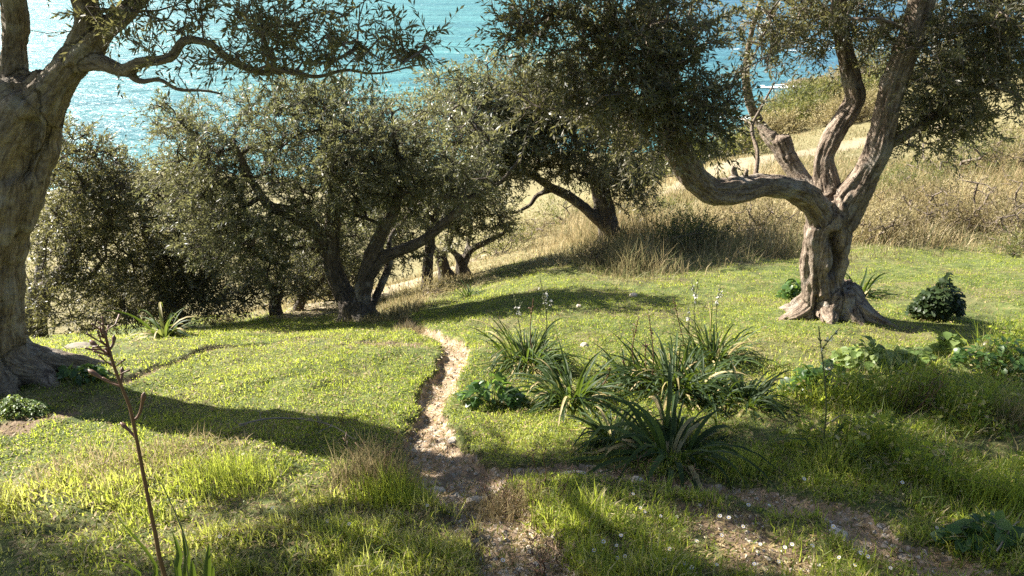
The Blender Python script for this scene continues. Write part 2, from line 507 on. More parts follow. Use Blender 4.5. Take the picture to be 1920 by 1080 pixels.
# ------------------------------------------------------------------ ground and path (one surface cut into two sheets)
def ground_mats():
    m, nt, out = new_mat('grassy_soil'); b = NB(nt)
    tc = b.n('ShaderNodeTexCoord')
    a1 = b.attr('dry'); a2 = b.attr('dirt'); a3 = b.attr('far')
    nz = b.noise(9, 6, tc.outputs['Object'], .65)
    nf = b.noise(70, 4, tc.outputs['Object'], .6)
    nl = b.noise(1.3, 4, tc.outputs['Object'], .6)
    green = b.ramp(nz.outputs['Fac'], [(.3, (.035, .045, .014)), (.5, (.075, .095, .025)), (.7, (.12, .135, .035))]).outputs[0]
    soil = b.ramp(nf.outputs['Fac'], [(.3, (.075, .05, .03)), (.6, (.17, .12, .075)), (.8, (.26, .20, .13))]).outputs[0]
    dry = b.ramp(nz.outputs['Fac'], [(.3, (.08, .078, .030)), (.5, (.17, .145, .068)), (.72, (.27, .235, .13))]).outputs[0]
    pale = b.ramp(nz.outputs['Fac'], [(.3, (.15, .12, .07)), (.5, (.25, .205, .13)), (.72, (.36, .30, .205))]).outputs[0]
    s1 = b.ramp(nl.outputs['Fac'], [(.48, (0, 0, 0)), (.66, (1, 1, 1))]).outputs[0]
    c = b.mix(b.math('MULTIPLY', s1, .5), green, soil)
    dm = b.math('ADD', a1.outputs['Fac'], b.math('MULTIPLY', b.math('SUBTRACT', nz.outputs['Fac'], .5), 1.2))
    dm = b.math('MINIMUM', b.math('MAXIMUM', dm, 0.0), 1.0)
    c = b.mix(dm, c, dry)
    c = b.mix(a2.outputs['Fac'], c, soil)
    c = b.mix(a3.outputs['Fac'], c, pale)
    pb = b.n('ShaderNodeBsdfPrincipled', Roughness=.9); pb.inputs['Specular IOR Level'].default_value = .2
    b.l(c, pb.inputs['Base Color'])
    bp = b.n('ShaderNodeBump', Strength=.7, Distance=.02); b.l(nf.outputs['Fac'], bp.inputs['Height']); b.l(bp.outputs[0], pb.inputs['Normal'])
    b.l(pb.outputs[0], out.inputs['Surface'])
    g = m
    m, nt, out = new_mat('trodden_earth'); b = NB(nt)
    tc = b.n('ShaderNodeTexCoord')
    nz = b.noise(6, 6, tc.outputs['Object'], .65)
    nf = b.noise(55, 5, tc.outputs['Object'], .65)
    vo = b.n('ShaderNodeTexVoronoi', Scale=42, Randomness=1); b.l(tc.outputs['Object'], vo.inputs['Vector'])
    c = b.ramp(nz.outputs['Fac'], [(.28, (.19, .125, .075)), (.5, (.32, .225, .14)), (.72, (.45, .34, .225))]).outputs[0]
    c = b.mix(b.math('MULTIPLY', nf.outputs['Fac'], .7), c, (.15, .11, .075))
    peb = b.ramp(vo.outputs['Color'], [(.72, (0, 0, 0)), (.8, (1, 1, 1))]).outputs[0]
    c = b.mix(b.math('MULTIPLY', peb, .5), c, (.46, .40, .32))
    pb = b.n('ShaderNodeBsdfPrincipled', Roughness=.92); pb.inputs['Specular IOR Level'].default_value = .15
    b.l(c, pb.inputs['Base Color'])
    hh = b.math('ADD', nf.outputs['Fac'], b.math('MULTIPLY', vo.outputs['Distance'], -.8))
    bp = b.n('ShaderNodeBump', Strength=.55, Distance=.014); b.l(hh, bp.inputs['Height']); b.l(bp.outputs[0], pb.inputs['Normal'])
    b.l(pb.outputs[0], out.inputs['Surface'])
    return g, m
M_GROUND, M_PATH = ground_mats()

# dryness: the straw coloured bank and slope beyond the green lawn
DRY_EDGE = np.array([G(px, py)[:2] for px, py in [(60, 600), (560, 590), (760, 600), (800, 570), (960, 505), (1080, 500), (1180, 515), (1300, 500), (1450, 488), (1640, 472), (1919, 455)]])
DRY_EDGE = np.vstack([[-30, DRY_EDGE[0, 1]], DRY_EDGE, [40, DRY_EDGE[-1, 1] + 1]])
_o = np.argsort(DRY_EDGE[:, 0]); DRY_EDGE = DRY_EDGE[_o]
def dryness(x, y):
    e = np.interp(x, DRY_EDGE[:, 0], DRY_EDGE[:, 1])
    return smooth(-.9, 1.3, y - e + n2(x, y, .8, 4, 41) * 1.7 + n2(x, y, 3.5, 3, 42) * .9)

T1_BASE = P(10, 715, 4.75); T2_BASE = P(1555, 612, 6.45)
TREE_MOUNDS += [(T1_BASE[0], T1_BASE[1], .05, .6), (T2_BASE[0], T2_BASE[1], .08, .5)]

def polar_grid():
    front = np.linspace(-44, 44, 640)
    rest = np.concatenate([np.linspace(44, 316, 70)[1:-1]])
    ang = np.radians(np.concatenate([front, rest]))
    r = np.concatenate([np.linspace(.25, 1.6, 14, endpoint=False), 1.6 * (14 / 1.6) ** np.linspace(0, 1, 430, endpoint=False), 14 * (60 / 14.) ** np.linspace(0, 1, 170, endpoint=False), 60 * (420 / 60.) ** np.linspace(0, 1, 70)])
    A, R = np.meshgrid(ang, r)
    x = (np.sin(A) * R).ravel(); y = (np.cos(A) * R).ravel()
    m, n = R.shape
    i = np.arange(m - 1)[:, None] * n; j = np.arange(n)[None]; j2 = (j + 1) % n
    f = np.stack([i + j, i + n + j, i + n + j2, i + j2], 2).reshape(-1, 4)[:, ::-1]
    ctr = m * n
    x = np.append(x, 0); y = np.append(y, 0)
    jj = np.arange(n)
    tri = np.stack([jj, (jj + 1) % n, np.full(n, ctr)], 1)
    return x, y, f, tri
gx, gy, gf, gt = polar_grid()
gm = dirt_masks(gx, gy)
gz = H(gx, gy, gm)
gv = np.stack([gx, gy, gz], 1)
pm = np.maximum(gm[0], gm[1] * .95)
fm = pm[gf].mean(1) > .5
def submesh(name, v, fs, keep_attrs):
    used = np.unique(np.concatenate([f.ravel() for f in fs]))
    mp = np.full(len(v), -1); mp[used] = np.arange(len(used))
    me = mk_mesh(name, v[used], [mp[f] for f in fs], {k: a[used] for k, a in keep_attrs.items()})
    return me, used
gattr = {'dry': dryness(gx, gy), 'dirt': np.clip(gm[2] + gm[3] * 1.0 + pm * .9, 0, 1), 'far': gm[4]}
full = mk_mesh('tmp', gv, [gf, gt])
gn = np.zeros(len(gv) * 3, dtype=np.float32); full.vertices.foreach_get('normal', gn); gn = gn.reshape(-1, 3)
bpy.data.meshes.remove(full)
me, used = submesh('ground', gv, [gf[~fm], gt], gattr)
me.normals_split_custom_set_from_vertices(gn[used].tolist())
tag(link('ground', me, M_GROUND), kind='structure')
me, used = submesh('path', gv, [gf[fm]], gattr)
me.normals_split_custom_set_from_vertices(gn[used].tolist())
tag(link('path', me, M_PATH), kind='structure')

# ------------------------------------------------------------------ sea
def build_sea():
    xs = np.concatenate([-np.geomspace(6000, 60, 60), np.linspace(-58, 100, 60), np.geomspace(105, 6000, 60)])
    ys = np.concatenate([np.linspace(40, 400, 90), np.geomspace(410, 8000, 60)])
    X, Y = np.meshgrid(xs, ys)
    v = np.stack([X.ravel(), Y.ravel(), np.full(X.size, SEA_Z)], 1)
    m, n = X.shape
    i = np.arange(m - 1)[:, None] * n; j = np.arange(n - 1)[None]
    f = np.stack([i + j, i + j + 1, i + n + j + 1, i + n + j], 2).reshape(-1, 4)
    mm, nt, out = new_mat('sea_water'); b = NB(nt)
    tc = b.n('ShaderNodeTexCoord')
    mp = b.n('ShaderNodeMapping'); mp.inputs['Rotation'].default_value = (0, 0, math.radians(8)); mp.inputs['Scale'].default_value = (.32, 1.0, 1)
    b.l(tc.outputs['Object'], mp.inputs['Vector'])
    w1 = b.noise(.22, 5, mp.outputs[0], .6, .4)
    w2 = b.noise(.9, 4, mp.outputs[0], .6, .3)
    hgt = b.math('ADD', b.math('MULTIPLY', w1.outputs['Fac'], 1.0), b.math('MULTIPLY', w2.outputs['Fac'], .35))
    # water colour: turquoise over sand, deeper blue towards the rocky headland on the right
    sx = b.n('ShaderNodeSeparateXYZ'); b.l(tc.outputs['Object'], sx.inputs[0])
    nb = b.noise(.02, 4, tc.outputs['Object'], .6)
    dx = b.math('ADD', b.math('MULTIPLY', sx.outputs[0], .018), b.math('SUBTRACT', b.math('MULTIPLY', nb.outputs['Fac'], .7), .72))
    deep = b.math('MINIMUM', b.math('MAXIMUM', dx, 0.0), 1.0)
    col = b.mix(deep, (.055, .175, .178), (.036, .10, .155))
    lt = b.ramp(w1.outputs['Fac'], [(.45, (0, 0, 0)), (.75, (1, 1, 1))]).outputs[0]
    col = b.mix(b.math('MULTIPLY', lt, .35), col, (.12, .36, .36))
    mp2 = b.n('ShaderNodeMapping'); mp2.inputs['Scale'].default_value = (.12, 1.0, 1); b.l(tc.outputs['Object'], mp2.inputs['Vector'])
    stk = b.noise(.07, 4, mp2.outputs[0], .6, .5)
    col = b.mix(b.ramp(stk.outputs['Fac'], [(.42, (0, 0, 0)), (.66, (.55, .55, .55))]).outputs[0], col, (.014, .085, .115))
    crest = b.ramp(b.math('MULTIPLY', w1.outputs['Fac'], w2.outputs['Fac']), [(.40, (0, 0, 0)), (.46, (1, 1, 1))]).outputs[0]
    col = b.mix(b.math('MULTIPLY', crest, .7), col, (.8, .86, .86))
    pb = b.n('ShaderNodeBsdfPrincipled', Roughness=.36, IOR=1.33)
    b.l(col, pb.inputs['Base Color'])
    bp = b.n('ShaderNodeBump', Strength=1.0, Distance=2.4); b.l(hgt, bp.inputs['Height']); b.l(bp.outputs[0], pb.inputs['Normal'])
    b.l(pb.outputs[0], out.inputs['Surface'])
    tag(link('sea', mk_mesh('sea', v, f), mm), kind='structure')
build_sea()

# ------------------------------------------------------------------ leaves and twigs
def leaf_cloud(base, direc, L, k, ln, wd, seed, droop=.3, tint=None, pinch=.45, open_ang=55):
    """sprigs of opposite lanceolate leaves. base, direc (n,3); L (n,). returns leaf verts, faces, tint and stem polylines"""
    r = np.random.default_rng(seed)
    n = len(base)
    j = np.arange(k)
    s = (j + .6) / k
    S = np.broadcast_to(s[None], (n, k))
    direc = unit(direc)
    side = unit(np.cross(direc, r.normal(size=(n, 3))))
    bend = r.normal(size=(n, 3)) * .12
    bend[:, 2] -= droop * r.uniform(.2, 1.2, n)
    pos = base[:, None] + direc[:, None] * (S * L[:, None])[..., None] + bend[:, None] * ((S ** 2) * L[:, None])[..., None]
    tan = unit(direc[:, None] + 2 * bend[:, None] * S[..., None])
    up = unit(np.cross(tan, np.broadcast_to(side[:, None], tan.shape)))
    sd = np.cross(up, tan)
    phi = (j // 2) * math.pi / 2 + (j % 2) * math.pi
    phi = phi[None] + r.normal(size=(n, k)) * .35
    rad = np.cos(phi)[..., None] * sd + np.sin(phi)[..., None] * up
    oa = np.radians(open_ang + r.normal(size=(n, k)) * 14)[..., None]
    # towards the tip of the sprig leaves point forward
    oa = oa * (1 - .55 * S[..., None] ** 3)
    ld = unit(np.cos(oa) * tan + np.sin(oa) * rad)
    wv = unit(np.cross(ld, tan + r.normal(size=tan.shape) * .35))
    nv = np.cross(wv, ld)
    ll = ln * r.uniform(.7, 1.2, (n, k))[..., None] * (1 - .25 * S[..., None])
    ww = wd * r.uniform(.75, 1.2, (n, k))[..., None] * .5
    sag = r.uniform(-.12, .06, (n, k))[..., None]
    mid = pos + ld * ll * pinch
    tip = pos + ld * ll + nv * ll * sag
    v = np.stack([pos, mid + wv * ww, tip, mid - wv * ww], 2).reshape(-1, 3)
    m = n * k
    f = np.arange(m * 4).reshape(m, 4)
    if tint is None:
        tint = r.uniform(0, 1, n)
    tl = np.clip(tint[:, None] * .65 + r.uniform(0, .35, (n, k)), 0, 1)
    t = np.repeat(tl.reshape(-1), 4)
    ss = np.array([0, .5, 1.0])
    stem = base[:, None] + direc[:, None] * (ss[None] * L[:, None])[..., None] + bend[:, None] * ((ss[None] ** 2) * L[:, None])[..., None]
    return v, f, t, stem

def sticks(p0, p1, r0, r1, sides=4):
    """many short tapered sticks at once"""
    p0 = np.asarray(p0); p1 = np.asarray(p1)
    n = len(p0)
    T = unit(p1 - p0)
    ref = np.where(np.abs(T[:, 2:3]) > .9, np.array([[1.0, 0, 0]]), np.array([[0, 0, 1.0]]))
    N = unit(np.cross(T, ref)); B = np.cross(T, N)
    th = np.arange(sides) * 2 * math.pi / sides
    ring = np.cos(th)[None, :, None] * N[:, None] + np.sin(th)[None, :, None] * B[:, None]
    a = p0[:, None] + ring * np.asarray(r0)[:, None, None]
    c = p1[:, None] + ring * np.asarray(r1)[:, None, None]
    v = np.concatenate([a, c], 1).reshape(-1, 3)
    o = np.arange(n)[:, None] * sides * 2
    j = np.arange(sides)[None]; j2 = (j + 1) % sides
    f = np.stack([o + j, o + j2, o + sides + j2, o + sides + j], 2).reshape(-1, 4)
    return v, f

def sample_clump(c, r, dens_scale, leaf_eff, seed, gap=.12, gapf=2.2):
    """points in one foliage clump given as (px, py, Y, rx_px, ry_px, optical depth[, depth_m])"""
    if c[0] == 'w':                     # out of the picture: given in metres
        ctr = np.array(c[1:4]); R = np.array(c[4:7]); od = c[7]
    else:
        px, py, Y, rx, ry, od = c[:6]
        s = scale_at(py, Y)
        R = np.array([rx * s, c[6] if len(c) > 6 else .8 * max(rx, ry) * s, ry * s])
        ctr = P(px, py, Y)
    area = math.pi * R[0] * R[2]
    n = int(od * area / leaf_eff * dens_scale * 1.35) + 3
    d = unit(r.normal(size=(n, 3)))
    rad = r.uniform(0, 1, n) ** .45
    # uneven outline
    lump = 1 + .28 * fbm(d * 1.9 + seed * 3.1, 2, seed)
    p = ctr + d * (rad * lump)[:, None] * R
    keep = fbm(p * gapf, 3, seed + 5) > (.06 if c[0] == 'w' else -gap + .03)
    return p[keep], np.repeat(ctr[None], keep.sum(), 0)

def grow(skel_p, skel_r, targets, seed, step=.14, tier=.07, wig=.18):
    """branch graph from skeleton nodes out to the targets; returns nodes, parent, counts, root radii"""
    r = np.random.default_rng(seed)
    n0 = len(skel_p)
    cap = n0 + len(targets) * 8 + 50
    nodes = np.zeros((cap, 3)); par = np.full(cap, -1); nodes[:n0] = skel_p
    n = n0
    order = r.permutation(len(targets))
    n1 = max(1, int(len(targets) * tier))
    ends = np.zeros(len(targets), dtype=int)
    for idxs, first in ((order[:n1], True), (order[n1:], False)):
        d0 = np.full(len(idxs), 0.0)
        for q in range(0, len(idxs), 400):
            d0[q:q + 400] = np.min(np.linalg.norm(targets[idxs[q:q + 400], None] - nodes[None, :n:max(1, n // 3000)], axis=2), 1)
        for ti in idxs[np.argsort(d0)]:
            t = targets[ti]
            d2 = ((nodes[:n] - t) ** 2).sum(1)
            k = int(np.argmin(d2))
            d = math.sqrt(d2[k])
            m = min(7, max(1, int(d / step)))
            a = nodes[k]
            prev = k
            off = r.normal(size=3) * d * wig
            for q in range(1, m + 1):
                u = q / m
                nodes[n] = a + (t - a) * u + off * math.sin(math.pi * u) + (r.normal(size=3) * d * .04 if q < m else 0)
                par[n] = prev; prev = n; n += 1
                if n >= cap - 2: break
            ends[ti] = prev
            if n >= cap - 10: break
    nodes = nodes[:n]; par = par[:n]
    cnt = np.zeros(n); cnt[ends] += 1
    for q in range(n - 1, n0 - 1, -1):
        cnt[par[q]] += cnt[q]
    return nodes, par, cnt, ends, n0

def skeleton(limbs, base):
    """limb specs in pixels -> world polylines (x,y,z,r)"""
    out = []
    for li, spec in enumerate(limbs):
        pts = np.array([[*P(px, py, base[2] + dY), rr] for px, py, dY, rr in spec])
        if li == 0:
            pts[0, 2] = min(pts[0, 2], H(pts[0, 0], pts[0, 1])[0] - .12)
        sp = max(.03, float(np.median(pts[:, 3])) * .45)
        out.append(catmull(pts, sp))
    return out

def wood(lims, roots, voxel, seed, rough=1.0, grooves=()):
    """one gnarled surface round all limbs; returns verts, faces, owner limb per vertex, bark coords, normals"""
    bag = Bag()
    r = np.random.default_rng(seed)
    for L in lims + roots:
        lim = voxel * 1.15
        q = L[:max(4, int((L[:, 3] > lim).sum()))].copy()
        wob = fbm(q[:, :3] * 5 + seed, 2, seed)[:, None]
        q[:, 3] = np.maximum(q[:, 3] * (1 + .10 * wob[:, 0]), lim)
        v, f = tube(q[:, :3], q[:, 3], 14)
        bag.add(v, f)
    me = bag.mesh('tmp_wood')
    ob = bpy.data.objects.new('tmp_wood', me); COL.objects.link(ob)
    md = ob.modifiers.new('r', 'REMESH'); md.mode = 'VOXEL'; md.voxel_size = voxel; md.adaptivity = 0
    ms = ob.modifiers.new('s', 'SMOOTH'); ms.factor = .5; ms.iterations = 3
    bpy.context.view_layer.update()
    ev = ob.evaluated_get(bpy.context.evaluated_depsgraph_get())
    m2 = ev.to_mesh()
    nv = len(m2.vertices)
    v = np.zeros(nv * 3, dtype=np.float32); m2.vertices.foreach_get('co', v); v = v.reshape(-1, 3).astype(float)
    no = np.zeros(nv * 3, dtype=np.float32); m2.vertices.foreach_get('normal', no); no = no.reshape(-1, 3).astype(float)
    q = np.zeros(len(m2.polygons) * 4, dtype=np.int32); m2.polygons.foreach_get('vertices', q); q = q.reshape(-1, 4)
    ev.to_mesh_clear(); bpy.data.objects.remove(ob); bpy.data.meshes.remove(me)
    sp, sr, own, sN, sB, ss, sT = [], [], [], [], [], [], []
    for i, L in enumerate(lims + roots):
        T, N, B = frames(L[:, :3])
        sp.append(L[:, :3]); sr.append(L[:, 3]); sN.append(N); sB.append(B); sT.append(T)
        own.append(np.full(len(L), i if i < len(lims) else 0))
        ss.append(np.concatenate([[0], np.cumsum(np.linalg.norm(np.diff(L[:, :3], axis=0), axis=1))]) + i * 7.7)
    sp, sr, own, sN, sB, ss, sT = map(np.concatenate, (sp, sr, own, sN, sB, ss, sT))
    near = np.zeros(nv, dtype=int)
    for a in range(0, nv, 8000):
        d = np.linalg.norm(v[a:a + 8000, None] - sp[None], axis=2) / np.maximum(sr, .02)[None]
        near[a:a + 8000] = np.argmin(d, 1)
    rel = v - sp[near]
    rr = np.maximum(sr[near], .02)
    u = (rel * sN[near]).sum(1); w = (rel * sB[near]).sum(1)
    sl = ss[near] + (rel * sT[near]).sum(1)
    bark = np.stack([u, w, sl], 1)
    un = np.stack([u / rr, w / rr], 1)
    un = un / np.maximum(np.linalg.norm(un, axis=1, keepdims=True), .3)
    # long furrows following the limb, knobs and small flakes
    fur = np.abs(fbm(np.stack([un[:, 0] * 1.7, un[:, 1] * 1.7, sl * 1.3], 1), 3, seed + 1))
    knob = fbm(v * 6.5, 3, seed + 2)
    fl = fbm(np.stack([un[:, 0] * 5.5, un[:, 1] * 5.5, sl * 7], 1), 3, seed + 3)
    amp = np.minimum(rr, .30)
    disp = amp * rough * (.34 * np.minimum(fur, .35) - .06 + .11 * knob) + np.minimum(amp, .15) * rough * .10 * fl
    v = v + no * disp[:, None]
    for (gx0, gz0, gx1, gz1, gw, gd) in grooves:      # hollows in the side turned to the clearing
        t = np.clip((v[:, 2] - gz0) / (gz1 - gz0), 0, 1)
        cx = gx0 + (gx1 - gx0) * t + .02 * np.sin(v[:, 2] * 17)
        endf = smooth(0, .15, t) * (1 - smooth(.85, 1, t))
        v[:, 1] += np.where(no[:, 1] < -.15, gd * endf * np.exp(-((v[:, 0] - cx) / gw) ** 2), 0)
    return v, q, own[near], bark

def normals_of(v, q):
    e1 = v[q[:, 2]] - v[q[:, 0]]; e2 = v[q[:, 3]] - v[q[:, 1]]
    fn = np.cross(e1, e2)
    n = np.zeros_like(v)
    for c in range(4):
        np.add.at(n, q[:, c], fn)
    return unit(n)

def make_roots(base, n, r0, length, seed, angs=None):
    r = np.random.default_rng(seed)
    out = []
    angs = angs if angs is not None else [(i + r.uniform(-.3, .3)) * 2 * math.pi / n for i in range(n)]
    for a in angs:
        ln = length * r.uniform(.65, 1.3)
        k = 8
        t = np.linspace(0, 1, k)
        wob = np.cumsum(r.normal(size=k) * .10)
        x = base[0] + np.cos(a + wob * .6) * (r0 * .35 + ln * t)
        y = base[1] + np.sin(a + wob * .6) * (r0 * .35 + ln * t)
        z = H(x, y) + r0 * .9 * (1 - t) ** 2.6 - .02 - .07 * t ** 3
        rad = r0 * (.46 * (1 - t) ** 1.3 + .10)
        out.append(catmull(np.stack([x, y, z, rad], 1), .04))
    return out

def olive(label, group, base, limbs, clumps, bark, leafm, voxel=.02, roots=None, seed=1, k=18, ln=.06, wd=.0135, L=(.14, .30), dens=1.0, gap=.12,
          droop=.25, rough=1.0, skip_trunk=.6, rootlen=.5, name='olive_tree', split=True, up=.25, gapf=2.2, limb_names=None, tint0=None, twig_r=.0016, grooves=(), pack=1.55):
    bw = P(*base)
    bw[2] = H(bw[0], bw[1])[0]
    root = empty(name, bw, label, 'tree', group)
    lims = skeleton(limbs, base)
    rts = []
    if roots:
        b0 = lims[0][0]
        n = roots if isinstance(roots, int) else len(roots)
        rts = make_roots(lims[0][0, :3], n, b0[3] * 1.0, rootlen, seed + 50, None if isinstance(roots, int) else roots)
    v, q, own, bk = wood(lims, rts, voxel, seed, rough, [(*P(a, b_, base[2])[[0, 2]], *P(c, d, base[2])[[0, 2]], w_, d_) for a, b_, c, d, w_, d_ in grooves])
    nrm = normals_of(v, q)
    fo = own[q[:, 0]] if split else np.zeros(len(q), dtype=int)
    for i in range(len(lims)):
        fs = q[fo == i]
        if len(fs) < 6: continue
        nm = 'trunk' if i == 0 else (limb_names[i] if limb_names and limb_names.get(i) else 'limb')
        me, used = submesh(nm, v - bw, [fs], {'bark': bk})
        me.normals_split_custom_set_from_vertices(nrm[used].tolist())
        link(nm, me, bark, root)
    # foliage
    r = np.random.default_rng(seed + 100)
    leaf_eff = ln * wd * .6 * .5 * k
    tg, ctrs = [], []
    for ci, c in enumerate(clumps):
        p, cc = sample_clump(c, r, dens * pack, leaf_eff, seed * 13 + ci, gap, gapf)
        tg.append(p); ctrs.append(cc)
    tg = np.concatenate(tg); ctrs = np.concatenate(ctrs)
    gh = H(tg[:, 0], tg[:, 1])
    ok = tg[:, 2] > gh + .12
    tg, ctrs = tg[ok], ctrs[ok]
    sp, sr = [], []
    for i, Lm in enumerate(lims):
        a = int(len(Lm) * skip_trunk) if i == 0 else int(len(Lm) * .25)
        sp.append(Lm[a:, :3]); sr.append(Lm[a:, 3])
    sp = np.concatenate(sp); sr = np.concatenate(sr)
    nodes, par, cnt, ends, n0 = grow(sp, sr, tg, seed + 7)
    e = np.arange(n0, len(nodes))
    rad = np.minimum(twig_r * np.sqrt(np.maximum(cnt, 1)) + .0006, .035)
    rootr = np.concatenate([sr * .55, np.full(len(nodes) - n0, 9)])
    rad_p = np.minimum(np.where(par[e] < n0, rad[e] * 1.15, rad[par[e]]), rootr[par[e]])
    rad_c = np.minimum(rad[e], rad_p)
    bag = Bag()
    sv, sf = sticks(nodes[par[e]], nodes[e], rad_p, rad_c, 5)
    bag.add(sv, sf)
    for Lm in lims:                                    # slender ends of the limbs
        k0 = int((Lm[:, 3] > voxel * 1.15).sum())
        if len(Lm) - k0 > 3 and k0 > 0:
            q = Lm[max(0, k0 - 3):]
            wv = fbm(q[:, :3] * 4 + seed, 2, seed)[:, None] * np.array([.03, .03, .05]) * np.linspace(0, 1, len(q))[:, None]
            v_, f_ = tube(q[:, :3] + wv, q[:, 3] * .95, 8)
            bag.add(v_, f_)
    out_d = unit(tg - ctrs)
    pe = par[ends]
    edir = unit(tg - nodes[pe])
    dr = unit(edir * .55 + out_d * .5 + r.normal(size=tg.shape) * .45 + np.array([0, 0, up]))
    Ls = r.uniform(L[0], L[1], len(tg))
    tn = .5 + 1.3 * fbm(tg * 1.5, 2, seed + 9) + r.normal(size=len(tg)) * .2
    if tint0: tn = tn + tint0
    # leaves start a little before the end of the twig
    lv, lf, lt, stem = leaf_cloud(tg - edir * (Ls * .25)[:, None], dr, Ls, k, ln, wd, seed + 200, droop, np.clip(tn, 0, 1))
    a, bb = sticks(stem[:, :-1].reshape(-1, 3), stem[:, 1:].reshape(-1, 3), np.full(len(tg) * 2, .0014), np.full(len(tg) * 2, .0009), 3)
    bag.add(a, bb)
    cr = link('crown', mk_mesh('crown', lv - bw, lf, {'tint': lt}), leafm, root)
    link('twig_tracery', bag.mesh('twig_tracery', bw), M_TWIG if bark is not M_BARK_C else M_BARK_C, cr)
    return root

# --- big olive whose trunk fills the left edge
olive('big furrowed olive on the left edge, forked trunk, low branch reaching over the sea view', 'olive trees of the grove', (10, 715, 4.75), [
    [(-14, 735, 0, .30), (-26, 670, 0, .255), (-36, 590, 0, .235), (-26, 480, 0, .235), (-6, 380, 0, .243), (16, 290, 0, .245), (46, 215, 0, .21), (66, 180, 0, .175)],
    [(30, 230, 0, .15), (24, 150, .05, .092), (28, 80, .1, .072), (26, 0, .1, .070), (0, -90, .1, .08), (-60, -220, .2, .07), (-140, -360, .2, .04)],
    [(-20, 640, .02, .2), (-75, 520, .05, .16), (-130, 380, .1, .14), (-170, 200, .1, .13), (-190, 0, .1, .11), (-230, -200, .1, .06)],
    [(62, 215, 0, .16), (108, 155, -.03, .104), (150, 95, -.06, .086), (166, 40, -.1, .074), (156, -20, -.1, .074), (170, -130, -.2, .08), (220, -280, -.3, .05), (240, -420, -.3, .03)],
    [(150, 105, -.06, .10), (195, 55, -.1, .066), (245, 15, -.0, .056), (310, -80, .2, .055), (350, -200, .5, .045), (400, -300, .8, .035), (520, -340, 1.3, .02)],
    [(140, 115, -.06, .065), (190, 118, -.15, .046), (230, 132, -.2, .038), (262, 118, -.22, .033), (318, 108, -.25, .027), (345, 76, -.25, .026), (392, 82, -.25, .023), (432, 112, -.25, .022), (490, 136, -.25, .020), (540, 132, -.25, .016), (590, 142, -.25, .012), (650, 128, -.2, .009), (700, 134, -.2, .007), (790, 126, -.2, .004)],
    [(235, 130, -.2, .03), (262, 152, -.2, .018), (300, 150, -.2, .012), (340, 170, -.2, .010), (410, 180, -.2, .006)],
    ], [
    (310, 40, 4.5, 110, 50, 1.3, .45), (420, 40, 4.45, 100, 60, 1.5, .45), (520, 50, 4.4, 90, 60, 1.4, .4), (585, 95, 4.4, 90, 50, 1.4, .35), (670, 95, 4.4, 100, 38, 1.5, .3), (755, 90, 4.4, 55, 34, 1.3, .2), (700, 120, 4.4, 70, 25, 1.0, .2), (790, 105, 4.4, 25, 25, .9, .12),
    (450, 115, 4.4, 90, 35, .8, .3), (330, 120, 4.4, 70, 40, .5, .25), (200, 20, 4.6, 70, 40, .6, .3), (75, 60, 4.9, 50, 60, .5, .3), (90, 20, 4.9, 50, 30, .7, .3), (600, 20, 4.4, 60, 30, .7, .3), (700, 12, 4.4, 50, 25, .5, .25), (400, 175, 4.4, 40, 18, .5, .15),
    (300, -110, 4.6, 230, 80, 1.5, .6), (520, -100, 4.5, 160, 70, 1.2, .5), ('w', -5.45, 4.15, 2.35, 0.80, 0.50, 0.45, 3.60), ('w', -4.45, 4.10, 2.35, 0.80, 0.50, 0.40, 3.60), ('w', -3.35, 4.00, 2.35, 0.80, 0.45, 0.40, 3.60), ('w', -2.25, 4.20, 2.35, 0.85, 0.60, 0.40, 3.60), ('w', -1.15, 4.50, 2.30, 0.90, 0.60, 0.40, 3.60), ('w', -0.65, 3.80, 2.10, 0.80, 0.40, 0.40, 3.24), ('w', -1.85, 3.60, 2.30, 0.80, 0.40, 0.40, 3.24), ('w', -3.05, 3.40, 2.30, 0.80, 0.40, 0.40, 3.24), ('w', -4.55, 4.70, 2.25, 0.50, 0.50, 0.50, 2.70), ('w', -2.35, 5.05, 2.10, 0.80, 0.50, 0.50, 3.42), ('w', -1.35, 5.45, 1.95, 0.90, 0.60, 0.50, 3.60), (-60, -150, 4.9, 220, 130, .7, .6), (-220, -60, 5.0, 170, 130, .7, .6), (60, -330, 4.8, 260, 120, .7, .5)],
    M_BARK_A, M_LEAF, voxel=.014, roots=[-.15, .25, -.7, -1.2, -1.8, 2.6, 1.5], seed=11, rough=1.5, grooves=[(62, 330, 84, 205, .05, .10), (10, 640, 20, 470, .03, .05)], ln=.062, wd=.0125, gap=.06, rootlen=.8, gapf=2.8, k=16, dens=.72)

